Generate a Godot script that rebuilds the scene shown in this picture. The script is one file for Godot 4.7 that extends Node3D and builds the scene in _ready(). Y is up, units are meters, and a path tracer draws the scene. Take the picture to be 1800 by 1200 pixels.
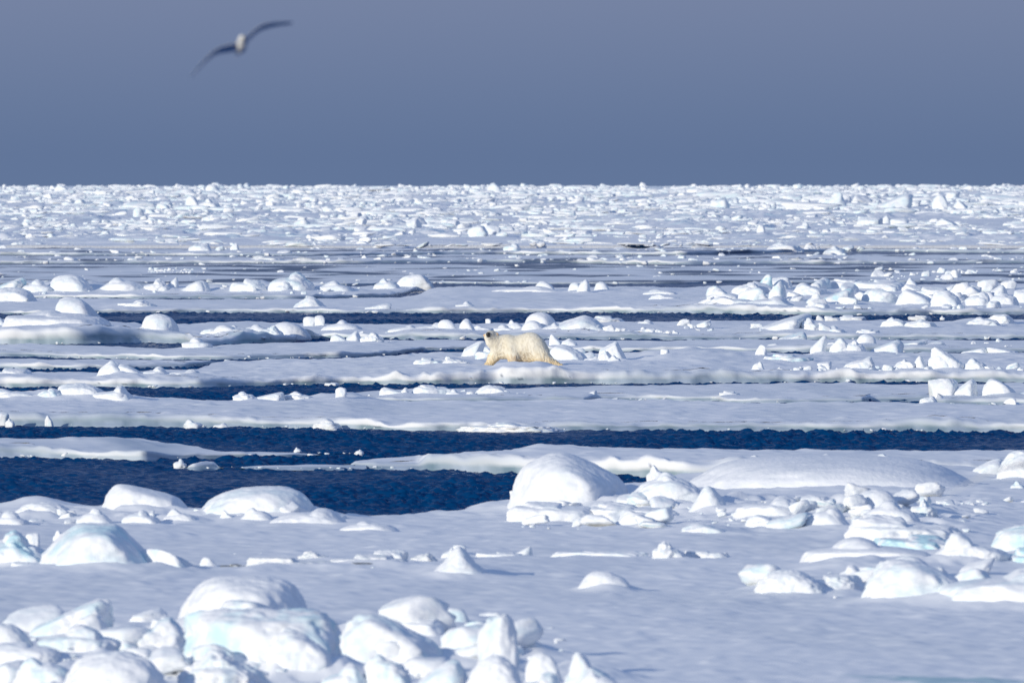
extends Node3D
# Drift ice seen from a ship's deck through a 500 mm lens. The sea is a real, curved sea: at distance d its surface lies d*d/2R below the eye's tangent plane.
const FOCAL := 25000.0      # focal length in pixels of a picture 1800 wide
const EYE := 6.3            # metres above the sea
const EARTH := 6371000.0
const PITCH := 0.0122       # downward tilt of the lens, radians
var R := RandomNumberGenerator.new()
var N1 := FastNoiseLite.new()   # broad
var N2 := FastNoiseLite.new()   # fbm
var N3 := FastNoiseLite.new()   # cellular / billow
var NB := FastNoiseLite.new()   # for block surfaces
var taken := {}
var M := {}
var sphere_cache := {}
var built := 0
var drifts := []
var planning := false
var floe_list := []

func ready_light():
	var cam := Camera3D.new(); cam.name = "camera"; add_child(cam)
	cam.position = Vector3(0, EYE, 0)
	cam.rotation = Vector3(-PITCH, 0, 0)
	cam.fov = 2.7475
	cam.near = 1.0
	cam.far = 30000.0
	var at := CameraAttributesPhysical.new()
	at.frustum_focal_length = 500.0
	at.frustum_focus_distance = 425.0
	at.exposure_aperture = 7.5
	at.frustum_near = 1.0
	at.frustum_far = 30000.0
	cam.attributes = at
	cam.fov = 2.7475
	cam.near = 1.0
	cam.far = 30000.0
	cam.current = true
	var env := Environment.new()
	env.background_mode = Environment.BG_SKY
	env.tonemap_mode = Environment.TONE_MAPPER_LINEAR
	env.tonemap_exposure = 1.0
	env.sdfgi_enabled = true
	env.ssao_enabled = true
	env.ssil_enabled = true
	var sky := Sky.new()
	var pm := PanoramaSkyMaterial.new()
	pm.panorama = sky_picture()
	sky.sky_material = pm
	env.sky = sky
	env.background_energy_multiplier = 1.0
	var we := WorldEnvironment.new(); we.name = "world"; we.environment = env; add_child(we)
	var sun := DirectionalLight3D.new(); sun.name = "sun"; add_child(sun)
	sun.light_energy = 1.14
	sun.light_color = Color(1.0, 0.965, 0.89)
	sun.light_angular_distance = 0.5
	sun.shadow_enabled = true
	var az := deg_to_rad(40.0)
	var el := deg_to_rad(14.0)
	var from := Vector3(-sin(az) * cos(el), sin(el), cos(az) * cos(el))
	sun.basis = Basis.looking_at(-from, Vector3.UP)

func sky_picture() -> ImageTexture:
	# a bank of blue-grey haze low over the sea, paler a degree up, then clear cold blue towards the zenith
	var w := 4096
	var h := 2048
	var im := Image.create(w, h, false, Image.FORMAT_RGBF)
	var key := [[0.0, Color(0.118, 0.177, 0.318)], [0.25, Color(0.135, 0.191, 0.330)], [0.7, Color(0.178, 0.225, 0.362)], [2.0, Color(0.200, 0.250, 0.390)], [8.0, Color(0.208, 0.275, 0.455)], [25.0, Color(0.185, 0.278, 0.500)], [90.0, Color(0.150, 0.258, 0.530)]]
	for r in h:
		var e := 90.0 - (r + 0.5) * 180.0 / h
		var c: Color = key[0][1]
		for k in key.size() - 1:
			if e > key[k][0]:
				c = key[k][1].lerp(key[k + 1][1], clampf((e - key[k][0]) / (key[k + 1][0] - key[k][0]), 0.0, 1.0))
		im.fill_rect(Rect2i(0, r, w, 1), c)
		if e > 0.0 and e < 7.0:   # faint long streaks in the haze bank
			for x in w:
				var a := TAU * x / w
				var n := N2.get_noise_3d(cos(a) * 9.0, e * 2.2, sin(a) * 9.0) + 0.5 * N2.get_noise_3d(cos(a) * 30.0, e * 6.0, sin(a) * 30.0)
				var m := 1.0 + n * 0.05 * minf(e * 3.0, 1.0) * clampf((7.0 - e) / 3.0, 0.0, 1.0)
				im.set_pixel(x, r, Color(c.r * m, c.g * m, c.b * (1.0 + (m - 1.0) * 0.7)))
	return ImageTexture.create_from_image(im)

# ---------------------------------------------------------------- places
func drop(x: float, z: float) -> float:
	return (x * x + z * z) / (2.0 * EARTH)

func ground(px: float, py: float, h := 0.0) -> Vector3:
	# the point h metres above the sea that a sight line of the photograph meets
	var sx := (px - 900.0) / FOCAL
	var sy := -(py - 600.0) / FOCAL
	var fy := sy * cos(PITCH) - sin(PITCH)
	var fz := -cos(PITCH) - sy * sin(PITCH)
	var run := sqrt(sx * sx + fz * fz)
	var s := fy / run
	var under := s * s - 2.0 * (EYE - h) / EARTH
	var d := EARTH * (-s - sqrt(maxf(under, 0.0)))
	var x := sx / run * d
	var z := fz / run * d
	return Vector3(x, h - drop(x, z), z)

func lane_x(px: float, d: float) -> float:
	return (px - 900.0) / FOCAL * d

func scale_at(d: float) -> float:   # metres per photograph pixel
	return d / FOCAL

func poly(a: Array, x: float) -> float:   # a smooth line through x0,y0,x1,y1,...
	var n := a.size()
	if x <= a[0]: return a[1]
	if x >= a[n - 2]: return a[n - 1]
	for i in range(0, n - 2, 2):
		if x <= a[i + 2]:
			var t: float = (x - a[i]) / maxf(a[i + 2] - a[i], 0.001)
			t = lerpf(t, t * t * (3.0 - 2.0 * t), 0.6)
			return lerpf(a[i + 1], a[i + 3], t)
	return a[n - 1]

func top_of(f: Dictionary, px: float, x: float, z: float) -> float:
	var h := poly(f.hs, px)
	for q in f.bumps:
		var ux: float = (x - q[0]) / q[2]
		var uz: float = (z - q[1]) / q[3]
		var r2 := ux * ux + uz * uz
		if r2 < 4.5: h += q[4] * exp(-pow(r2, 1.35) * 1.1)
	return h

func stand(px: float, py: float) -> Array:
	# where a sight line meets the top of a floe: [point, height of the sight line above that top, whether it is on ice]
	var back_rim := []
	for f in floe_list:
		if px < f.x0 or px > f.x1: continue
		var h0 := poly(f.hs, px)
		var zn := -ground(px, poly(f.near, px)).z
		var zf := -ground(px, poly(f.far, px), h0).z
		if zf < zn + 0.3: continue
		if -ground(px, py, 0.0).z < zn - 5.0 * pow(zn / 500.0, 2.0): continue
		var d := maxf(-ground(px, py, h0).z, zn + minf(3.0, (zf - zn) * 0.4) + 0.3)
		# sight line's height at distance d, against the bumpy top: walk out until it meets the ice
		var n := 40
		var sea0 := ground(px, py, 0.0)
		var fall := (EYE - sea0.y) / -sea0.z
		for i in n + 1:
			var dd := lerpf(maxf(zn + minf(3.0, (zf - zn) * 0.4), d - 30.0), minf(zf - 0.35, d + 0.01), float(i) / n)
			var y := EYE - fall * dd + drop(lane_x(px, dd), dd)
			var top := top_of(f, px, lane_x(px, dd), -dd)
			if y <= top + 0.004: return [Vector3(lane_x(px, dd), maxf(y, top - 0.05) - drop(lane_x(px, dd), dd), -dd), 0.0, true]
		var zr := zf - 0.45
		var yr := EYE - fall * zr + drop(lane_x(px, zr), zr)
		var over := yr - top_of(f, px, lane_x(px, zr), -zr)
		if over > 0.0 and over < 0.5: back_rim = [Vector3(lane_x(px, zr), yr - drop(lane_x(px, zr), zr), -zr), over, false]
	if back_rim.size(): return back_rim
	return [ground(px, py, 0.0), 0.0, false]

# ---------------------------------------------------------------- objects
const ONES := ["", "first", "second", "third", "fourth", "fifth", "sixth", "seventh", "eighth", "ninth", "tenth", "eleventh", "twelfth", "thirteenth", "fourteenth", "fifteenth", "sixteenth", "seventeenth", "eighteenth", "nineteenth"]
func ordinal(n: int) -> String:
	if n < 20: return ONES[n]
	var t := n / 10
	return ["twentieth", "thirtieth", "fortieth", "fiftieth"][t - 2] if n % 10 == 0 else ["twenty", "thirty", "forty", "fifty"][t - 2] + "-" + ONES[n % 10]

func numbered(called: String) -> String:
	var n: int = taken.get(called, 0)
	taken[called] = n + 1
	return called if n == 0 else "%s_%03d" % [called, n]

func tag(o: Node3D, label := "", category := "", group := "", kind := ""):
	if label: o.set_meta("label", label)
	if category: o.set_meta("category", category)
	if group: o.set_meta("group", group)
	if kind: o.set_meta("kind", kind)

func put(called: String, mesh: Mesh, mat: Material, parent: Node3D = null) -> MeshInstance3D:
	var o := MeshInstance3D.new()
	o.mesh = mesh
	o.material_override = mat
	o.cast_shadow = GeometryInstance3D.SHADOW_CASTING_SETTING_ON
	if parent:
		o.name = called
		parent.add_child(o, true)
	else:
		o.name = numbered(called)
		add_child(o, true)
	return o

func noise_setup():
	N1.seed = 11; N1.noise_type = FastNoiseLite.TYPE_SIMPLEX_SMOOTH; N1.frequency = 1.0; N1.fractal_type = FastNoiseLite.FRACTAL_NONE
	N2.seed = 23; N2.noise_type = FastNoiseLite.TYPE_SIMPLEX_SMOOTH; N2.frequency = 1.0; N2.fractal_type = FastNoiseLite.FRACTAL_FBM; N2.fractal_octaves = 3
	N3.seed = 37; N3.noise_type = FastNoiseLite.TYPE_CELLULAR; N3.frequency = 1.0; N3.fractal_type = FastNoiseLite.FRACTAL_NONE
	N3.cellular_return_type = FastNoiseLite.RETURN_DISTANCE; N3.cellular_distance_function = FastNoiseLite.DISTANCE_EUCLIDEAN
	NB.seed = 41; NB.noise_type = FastNoiseLite.TYPE_SIMPLEX_SMOOTH; NB.frequency = 1.0; NB.fractal_type = FastNoiseLite.FRACTAL_FBM; NB.fractal_octaves = 4

func grain(seed_: int, freq: float, octaves: int, strength: float) -> NoiseTexture2D:
	var n := FastNoiseLite.new()
	n.seed = seed_; n.frequency = freq; n.fractal_octaves = octaves; n.noise_type = FastNoiseLite.TYPE_SIMPLEX_SMOOTH
	var t := NoiseTexture2D.new()
	t.width = 512; t.height = 512; t.seamless = true; t.noise = n
	t.as_normal_map = true; t.bump_strength = strength
	return t

func materials():
	var s := StandardMaterial3D.new()
	s.resource_name = "snow and ice"
	s.vertex_color_use_as_albedo = true
	s.roughness = 0.75
	s.metallic_specular = 0.25
	s.normal_enabled = true
	s.normal_texture = grain(3, 0.02, 5, 6.0)
	s.normal_scale = 0.5
	s.uv1_triplanar = true
	s.uv1_world_triplanar = true
	s.uv1_scale = Vector3(0.55, 0.55, 0.55)
	M.snow = s
	var flat := s.duplicate()
	flat.resource_name = "wind packed snow"
	flat.normal_enabled = false
	flat.normal_texture = null
	M.sheet = flat
	var w := StandardMaterial3D.new()
	w.resource_name = "sea water"
	w.albedo_color = Color(0.001, 0.050, 0.158).linear_to_srgb()
	w.roughness = 0.12
	w.metallic_specular = 0.022
	M.water = w
	var f := StandardMaterial3D.new()
	f.resource_name = "fur"
	f.vertex_color_use_as_albedo = true
	f.roughness = 0.9
	f.metallic_specular = 0.15
	f.rim_enabled = true; f.rim = 0.25
	f.normal_enabled = true
	f.normal_texture = grain(8, 0.03, 4, 8.0)
	f.normal_scale = 0.8
	f.uv1_triplanar = true
	f.uv1_scale = Vector3(9, 2.2, 9)
	M.fur = f
	var b := StandardMaterial3D.new()
	b.resource_name = "wet black"
	b.albedo_color = Color(0.012, 0.011, 0.011).linear_to_srgb()
	b.roughness = 0.35
	M.black = b
	var g := StandardMaterial3D.new()
	g.resource_name = "plumage"
	g.vertex_color_use_as_albedo = true
	g.roughness = 0.85
	g.metallic_specular = 0.2
	M.gull = g

# ---------------------------------------------------------------- sheets
func sheet(nx: int, nz: int, pos: PackedVector3Array, col: PackedColorArray) -> ArrayMesh:
	# rows run away from the eye, columns to the right; normals from the neighbours
	var nor := PackedVector3Array()
	nor.resize(pos.size())
	for j in nz:
		var j0 := maxi(j - 1, 0) * nx
		var j1 := mini(j + 1, nz - 1) * nx
		for i in nx:
			var a := pos[j * nx + mini(i + 1, nx - 1)] - pos[j * nx + maxi(i - 1, 0)]
			var b := pos[j0 + i] - pos[j1 + i]
			var c := b.cross(a)
			nor[j * nx + i] = c.normalized() if c.length_squared() > 1e-14 and c.y > 0.0 else Vector3.UP
	var idx := PackedInt32Array()
	idx.resize((nx - 1) * (nz - 1) * 6)
	var k := 0
	for j in nz - 1:
		var q := j * nx
		for i in nx - 1:
			var v := q + i
			idx[k] = v; idx[k + 1] = v + nx; idx[k + 2] = v + 1
			idx[k + 3] = v + 1; idx[k + 4] = v + nx; idx[k + 5] = v + nx + 1
			k += 6
	var arr := []
	arr.resize(Mesh.ARRAY_MAX)
	arr[Mesh.ARRAY_VERTEX] = pos
	arr[Mesh.ARRAY_NORMAL] = nor
	if col.size(): arr[Mesh.ARRAY_COLOR] = col
	arr[Mesh.ARRAY_INDEX] = idx
	var m := ArrayMesh.new()
	m.add_surface_from_arrays(Mesh.PRIMITIVE_TRIANGLES, arr)
	return m

func wave(x: float, z: float) -> float:
	# short wind chop, crests lying roughly across the view
	var a := N2.get_noise_2d(x * 1.15 + z * 0.06, z * 1.4) * 0.112
	var b := N1.get_noise_2d(x * 3.3 - z * 0.2 + 40.0, z * 3.0) * 0.034
	var c := 1.0 - absf(N1.get_noise_2d(x * 1.9 + 9.0, z * 1.9 + 70.0))
	var gust := clampf(0.85 + N1.get_noise_2d(x * 0.09 + 5.0, z * 0.035) * 0.7, 0.35, 1.3)   # ruffled and calmer patches
	return (a + b + c * c * 0.052 - 0.05) * gust - 0.03

func sea():
	var lanes := PackedFloat32Array()
	var px := -900.0
	for p in [-60000.0, -20000.0, -8000.0, -3000.0, -1200.0]: lanes.append(p)
	px = -900.0
	while px <= 2700.0:
		lanes.append(px)
		px += 6.0
	for p in [3100.0, 4800.0, 9800.0, 21800.0, 61800.0]: lanes.append(p)
	var rows := PackedFloat32Array()
	for d in [20.0, 60.0, 120.0, 180.0, 220.0]: rows.append(d)
	var d := 225.0
	while d < 1150.0:
		rows.append(d)
		d += 0.14 if d < 400.0 else 0.14 * pow(d / 400.0, 2.6)
	while d < 14000.0:
		rows.append(d)
		d *= 1.05
	var nx := lanes.size()
	var nz := rows.size()
	var pos := PackedVector3Array()
	pos.resize(nx * nz)
	for j in nz:
		var dd := rows[j]
		var amp := clampf((1000.0 - dd) / 400.0, 0.0, 1.0) * clampf((dd - 222.0) / 10.0, 0.0, 1.0)
		for i in nx:
			var x := lane_x(lanes[i], dd)
			var y := -drop(x, dd)
			if amp > 0.0 and i > 4 and i < nx - 5:
				y += wave(x, -dd) * amp
			pos[j * nx + i] = Vector3(x, y, -dd)
	var o := put("sea_water", sheet(nx, nz, pos, PackedColorArray()), M.water)
	tag(o, "deep blue choppy sea water in the leads between the floes", "", "", "structure")

const SNOW := Color(0.84, 0.855, 0.875)
const WET := Color(0.50, 0.57, 0.64)
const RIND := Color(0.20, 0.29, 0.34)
const CYAN := Color(0.50, 0.76, 0.82)

func floe(label: String, near: Array, far: Array, hs: Array, o := {}) -> MeshInstance3D:
	# a sheet of ice between two shore lines given as photograph columns and rows of its water line; hs is its height above water along the columns
	var x0: float = o.get("x0", -900.0)
	var x1: float = o.get("x1", 2700.0)
	var step: float = o.get("step", 8.0)
	var wet: float = o.get("wet", 0.0)
	var rough: float = o.get("rough", 1.0)
	var nx := int((x1 - x0) / step) + 1
	var sd: float = o.get("seed", 0.0) + (floe_list.size() if planning else built) * 17.3
	if planning:
		# only note where the sheet lies, so that blocks can be stood on it
		var list := []
		for q in o.get("bumps", []):
			var g := ground(q[0], q[1], poly(hs, q[0]))
			var k := scale_at(-g.z)
			var sx: float = q[2] * 0.5 * k
			list.append([g.x, g.z, sx, (sx * 0.8 if q.size() < 5 or q[4] <= 0.0 else q[4]), q[3] * k])
		floe_list.append({"near": near, "far": far, "hs": hs, "x0": x0, "x1": x1, "bumps": list})
		return null
	built += 1
	var zn := PackedFloat32Array(); zn.resize(nx)
	var zf := PackedFloat32Array(); zf.resize(nx)
	var hh := PackedFloat32Array(); hh.resize(nx)
	var longest := 0.0
	for i in nx:
		var px := x0 + step * i
		var h := poly(hs, px)
		var a := -ground(px, poly(near, px)).z
		var b := -ground(px, poly(far, px), h).z
		var x := lane_x(px, a)
		a += N2.get_noise_2d(x * 0.35, sd) * 0.5 * clampf((b - a) / 6.0, 0.0, 1.0) + N2.get_noise_2d(x * 1.6, sd + 5.0) * 0.05
		b += N2.get_noise_2d(x * 0.3, sd + 9.0) * 2.0 * clampf((b - a) / 8.0, 0.0, 1.0)
		b = maxf(b, a + 0.02)
		zn[i] = a; zf[i] = b; hh[i] = h * clampf((b - a) / 1.2, 0.05, 1.0)
		longest = maxf(longest, b - a)
	var mid := 0.5 * (zn[nx / 2] + zf[nx / 2])
	var dz: float = o.get("dz", 0.22 * pow(mid / 230.0, 2.0))
	# edge rows: [metres behind the edge, share of the height]
	var edge := [[-0.10, -1.0], [-0.06, -0.25], [-0.02, 0.08], [0.0, 0.22], [0.0, 0.45], [0.03, 0.72], [0.08, 0.90], [0.2, 0.97], [0.45, 1.0]]
	var ne := edge.size()
	var dmin := 1e9
	var dmax := 0.0
	for i in nx:
		dmin = minf(dmin, zn[i]); dmax = maxf(dmax, zf[i])
	var inner := clampi(int((dmax - dmin) / dz), 6, 1000)
	var nz := ne + inner + 3
	var all := []
	for q in o.get("bumps", []):
		var g := ground(q[0], q[1], poly(hs, q[0]))
		var k := scale_at(-g.z)
		var sx: float = q[2] * 0.5 * k
		all.append([g.x, g.z, sx, (sx * 0.8 if q.size() < 5 or q[4] <= 0.0 else q[4]), q[3] * k, (0.0 if q.size() < 6 else q[5])])
	for q in drifts:   # snow drifted against the blocks that stand on this floe
		var lane := int(((q[0] / -q[1]) * FOCAL + 900.0 - x0) / step)
		if lane >= 0 and lane < nx and -q[1] > zn[lane] - 0.4 and -q[1] < zf[lane]: all.append(q)
	var pools := []   # bare turquoise ice under melt water
	for q in o.get("pools", []):
		var g := ground(q[0], q[1], poly(hs, q[0]))
		pools.append([g.x, g.z, q[2] * 0.5 * scale_at(-g.z), q[3]])
	var soft: float = o.get("soft", 0.32)
	var pos := PackedVector3Array(); pos.resize(nx * nz)
	var col := PackedColorArray(); col.resize(nx * nz)
	for i in nx:
		var px := x0 + step * i
		var span := zf[i] - zn[i]
		var h0 := hh[i]
		var xm := lane_x(px, 0.5 * (zn[i] + zf[i]))
		# the shore is a broken face in places and a low wet slope elsewhere
		var slack := clampf(N2.get_noise_2d(xm * 0.10 + sd, sd) * 1.8 + soft, 0.0, 1.0)
		var wide := 1.0 + slack * 3.5
		var xe := lane_x(px, zn[i])
		var rim := clampf(N2.get_noise_2d(xe * 0.55, sd + 21.0) * 2.2, -0.5, 0.6) * 0.45 + clampf((N1.get_noise_2d(xe * 1.3, sd + 33.0) - 0.25) * 5.0, 0.0, 1.0) * 0.25
		var bumps := []
		for q in all:
			if absf(lane_x(px, -q[1]) - q[0]) < q[2] * 2.3 + 0.3: bumps.append(q)
		for j in nz:
			var back: float
			var share := 1.0
			if j < ne:
				back = minf(edge[j][0] * wide + (0.06 * slack * j if j > 2 else 0.0), span * (0.5 * j / ne))
				share = edge[j][1]
			elif j < ne + inner:
				back = clampf(lerpf(dmin, dmax, float(j - ne + 1) / (inner + 1)) - zn[i], minf(0.5 * wide, span * 0.5), maxf(span - 0.3, span * 0.55))
			else:
				back = span - [0.2, 0.05, 0.0][j - ne - inner]
				share = [0.96, 0.6, -1.0][j - ne - inner]
			var d := zn[i] + back
			var x := lane_x(px, d)
			var z := -d
			var h := h0
			var y := h * share
			var c := SNOW
			if share > 0.0:
				var ridge := 1.0 - absf(N1.get_noise_2d(x * 0.38 + sd, z * 0.23)) * 2.0
				var near_k := clampf(d / 400.0, 0.55, 1.0)
				var up := N1.get_noise_2d(x * 0.09 + sd, z * 0.05) * 0.05 + near_k * (N2.get_noise_2d(x * 0.42, z * 0.30 + sd) * 0.048 + N2.get_noise_2d(x * 1.5 + sd, z * 1.1) * 0.020 + maxf(ridge, 0.0) * 0.026) + near_k * (maxf(N1.get_noise_2d(x * 0.8 + 13.0, z * 0.30 - sd) - 0.42, 0.0) * 0.10 + maxf(N1.get_noise_2d(x * 2.0 + 3.0, z * 0.7 + sd) - 0.5, 0.0) * 0.06)
				var ripple := N1.get_noise_2d(x * 3.1, z * 2.2 + sd) * 0.007
				y += (up * rough + ripple + N1.get_noise_2d(x * 0.65 + sd, z * 1.7) * 0.013) * share * minf(1.0, h / 0.18)
				if back < 1.6: y += rim * 0.8 * minf(h, 0.25) * share * clampf((1.6 - back) / 1.2, 0.0, 1.0)
				for q in bumps:
					var ux: float = (x - q[0]) / q[2]
					if absf(ux) < 2.2:
						var uz: float = (z - q[1]) / q[3]
						var r2 := ux * ux + uz * uz
						if r2 < 4.5:
							var bump: float = q[4] * exp(-pow(r2, 1.35) * 1.1)
							if q[5] > 0.0:   # broken lumps frozen into the bank
								var wx := x + N2.get_noise_2d(x * 0.8, z * 0.8) * 0.5
								var l1 := N3.get_noise_2d(wx * 1.25 + sd, z * 1.1)
								var l2 := N3.get_noise_2d(wx * 3.0 + 50.0, z * 2.6)
								l1 = maxf(1.0 - 1.7 * l1 * l1, 0.0)
								l2 = maxf(1.0 - 1.7 * l2 * l2, 0.0)
								bump = bump * (1.0 - 0.3 * q[5]) + exp(-r2) * q[5] * minf(1.0, q[4] / 0.10) * (l1 * 0.13 + l2 * 0.06 - 0.06) * clampf(d / 300.0, 0.7, 1.3)
							y += bump * share
			if j < ne:
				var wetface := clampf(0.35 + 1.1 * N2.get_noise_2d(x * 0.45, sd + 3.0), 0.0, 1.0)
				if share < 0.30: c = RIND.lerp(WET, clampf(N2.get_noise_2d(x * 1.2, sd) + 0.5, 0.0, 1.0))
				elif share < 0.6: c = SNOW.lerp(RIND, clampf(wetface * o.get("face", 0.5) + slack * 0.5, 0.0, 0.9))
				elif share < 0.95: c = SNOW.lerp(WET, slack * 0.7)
				if j >= 3 and j < 8 and back < span * 0.4:   # the broken face is uneven
					d += N2.get_noise_3d(x * 2.2, y * 5.0, sd) * 0.05
					x = lane_x(px, d); z = -d
			var grey := clampf(N2.get_noise_2d(x * 0.22 + 30.0, z * 0.035 + sd) * 1.6 + 0.1, 0.0, 1.0)
			c = c.lerp(WET, clampf(grey * (0.22 + wet) + wet * 0.5, 0.0, 1.0))
			for q in pools:
				var ux: float = (x - q[0]) / q[2]
				if absf(ux) < 1.6:
					var uz: float = (z - q[1]) / q[3]
					var r := sqrt(ux * ux + uz * uz) + N2.get_noise_2d(x * 1.3, z * 0.5) * 0.5
					c = c.lerp(Color(0.30, 0.52, 0.57), clampf((1.0 - r) * 1.6, 0.0, 0.7))
			if o.has("dark"):
				var dk := clampf((N2.get_noise_2d(x * 0.10 + 7.0, z * 0.030 + sd) + o.dark - 0.35) * 5.0, 0.0, 1.0)
				c = c.lerp(Color(0.04, 0.08, 0.16), dk * 0.85)
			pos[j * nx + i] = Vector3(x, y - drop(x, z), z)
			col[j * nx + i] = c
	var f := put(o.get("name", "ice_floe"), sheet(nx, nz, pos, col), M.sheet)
	tag(f, label, o.get("category", "ice floe"))
	return f

# ---------------------------------------------------------------- blocks
func ball(level: int) -> Array:
	# a subdivided octahedron: [directions, indices]
	if sphere_cache.has(level): return sphere_cache[level]
	var n := level
	var p := PackedVector3Array()
	var idx := PackedInt32Array()
	var found := {}
	for face in 8:
		var sx := 1.0 if face & 1 else -1.0
		var sy := 1.0 if face & 2 else -1.0
		var sz := 1.0 if face & 4 else -1.0
		var ids := {}
		for a in n + 1:
			for b in n + 1 - a:
				var c := n - a - b
				var key := Vector3i(a * int(sx), b * int(sy), c * int(sz))
				if not found.has(key):
					found[key] = p.size()
					var v := Vector3(sx * sin(a * PI / 2 / n), sy * sin(b * PI / 2 / n), sz * sin(c * PI / 2 / n))
					p.append(v.normalized())
				ids[Vector2i(a, b)] = found[key]
		var flip := sx * sy * sz < 0.0
		for a in n:
			for b in n - a:
				var q := [ids[Vector2i(a, b)], ids[Vector2i(a + 1, b)], ids[Vector2i(a, b + 1)]]
				if flip: q = [q[0], q[2], q[1]]
				idx.append_array(PackedInt32Array([q[0], q[2], q[1]]))
				if a + b < n - 1:
					var r := [ids[Vector2i(a + 1, b)], ids[Vector2i(a + 1, b + 1)], ids[Vector2i(a, b + 1)]]
					if flip: r = [r[0], r[2], r[1]]
					idx.append_array(PackedInt32Array([r[0], r[2], r[1]]))
	sphere_cache[level] = [p, idx]
	return sphere_cache[level]

func body(planes: Array, half: Vector3, sharp: float, rough: float, ice: float, seed_: float, level: int, twin := [], dirty := 0.0, fit := Vector3.ZERO) -> ArrayMesh:
	# a convex block bounded by planes [normal, distance]; sharp sets how crisp its edges are, rough the melt relief, ice how much bare blue ice shows
	var s := ball(level)
	var dirs: PackedVector3Array = s[0]
	var pos := PackedVector3Array(); pos.resize(dirs.size())
	var col := PackedColorArray(); col.resize(dirs.size())
	var pn := PackedVector3Array()
	for q in planes: pn.append(q[0] / q[1])
	var tn := PackedVector3Array()
	for q in twin: tn.append(q[0] / q[1])
	var size := (half.x + half.y + half.z) / 3.0
	var off := Vector3(seed_ * 3.7, seed_ * 1.3, -seed_ * 2.1)
	var f := 1.1 / size
	for i in dirs.size():
		var q := dirs[i] * half
		var sum := 0.0
		for n in pn:
			var k := n.dot(q)
			if k > 0.02: sum += pow(k, sharp)
		var t := pow(sum, -1.0 / sharp)
		if tn.size():   # a second lobe grown into the first
			sum = 0.0
			for n in tn:
				var k := n.dot(q)
				if k > 0.02: sum += pow(k, sharp)
			t = maxf(t, pow(sum, -1.0 / sharp))
		var v := q * t
		var big := NB.get_noise_3dv(v * f + off)
		var small := NB.get_noise_3dv(v * f * 4.0 + off * 2.0)
		var dent := NB.get_noise_3dv(v * f * 2.0 - off)
		var crag := absf(NB.get_noise_3dv(v * f * 1.6 + off * 1.4))
		v *= 1.0 + rough * (big * 0.9 + small * 0.42 - maxf(dent - 0.15, 0.0) * 0.9 - crag * 0.9 + 0.2)
		pos[i] = v
		var m := clampf((NB.get_noise_3dv(v * f * 1.2 + off * 1.7) * 1.6 + 0.25), 0.0, 1.0)
		var c := SNOW.lerp(CYAN, clampf(ice * m * 1.5, 0.0, 0.9))
		c = c.lerp(WET, clampf(small * 0.5 + 0.05, 0.0, 0.25))
		if dirty > 0.0: c = c.lerp(Color(0.10, 0.105, 0.10), dirty * clampf(m + 0.4, 0.0, 1.0))  # grime on most blocks; on the black slit wedge, painted shade
		col[i] = c
	if fit.x > 0.0:   # rounding and chipping have eaten into the block: bring it back to its width and height
		var x0 := 1e9
		var x1 := -1e9
		var y1 := 0.01
		for v in pos:
			if v.y > fit.z: x0 = minf(x0, v.x); x1 = maxf(x1, v.x)
			y1 = maxf(y1, v.y)
		var gx := clampf(fit.x / maxf(x1 - x0, 0.01), 0.8, 1.5)
		var gy := clampf(fit.y / y1, 0.7, 1.6)
		var mid := 0.5 * (x0 + x1) if x1 > x0 else 0.0
		for i in pos.size():
			var v := pos[i]
			pos[i] = Vector3((v.x - mid) * gx, v.y * (gy if v.y > 0.0 else 1.0), v.z)
	var arr := []
	arr.resize(Mesh.ARRAY_MAX)
	arr[Mesh.ARRAY_VERTEX] = pos
	arr[Mesh.ARRAY_COLOR] = col
	arr[Mesh.ARRAY_INDEX] = s[1]
	var st := SurfaceTool.new()
	st.create_from_arrays(arr)
	st.generate_normals()
	return st.commit()

const KINDS := {
	"dome": [0.0, 0.0, 0.03, 0.45, 0.16, 0.84, 0.40, 1.0, 0.66, 0.92, 0.88, 0.58, 1.0, 0.0],
	"wedge": [0.0, 0.0, 0.05, 0.62, 0.22, 1.0, 0.36, 0.95, 0.72, 0.50, 1.0, 0.0],
	"peak": [0.0, 0.0, 0.22, 0.50, 0.44, 1.0, 0.56, 0.97, 0.74, 0.55, 1.0, 0.0],
	"cone": [0.0, 0.0, 0.18, 0.22, 0.40, 0.75, 0.50, 1.0, 0.60, 0.75, 0.82, 0.22, 1.0, 0.0],
	"plate": [0.0, 0.0, 0.01, 0.70, 0.06, 1.0, 0.92, 0.93, 0.99, 0.60, 1.0, 0.0],
	"tilt": [0.0, 0.0, 0.12, 0.28, 0.86, 1.0, 0.97, 0.92, 1.0, 0.45, 0.94, 0.0],
	"rock": [0.05, 0.0, 0.0, 0.42, 0.20, 0.90, 0.48, 1.0, 0.84, 0.78, 1.0, 0.34, 0.93, 0.0],
	"fin": [0.0, 0.0, 0.06, 0.35, 0.58, 0.97, 0.74, 1.0, 0.93, 0.55, 1.0, 0.0],
	"cube": [0.02, 0.0, 0.0, 0.86, 0.30, 1.0, 0.88, 0.94, 1.0, 0.80, 0.97, 0.0],
	"low": [0.0, 0.0, 0.10, 0.55, 0.30, 0.92, 0.52, 1.0, 0.78, 0.70, 1.0, 0.0],
}

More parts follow.
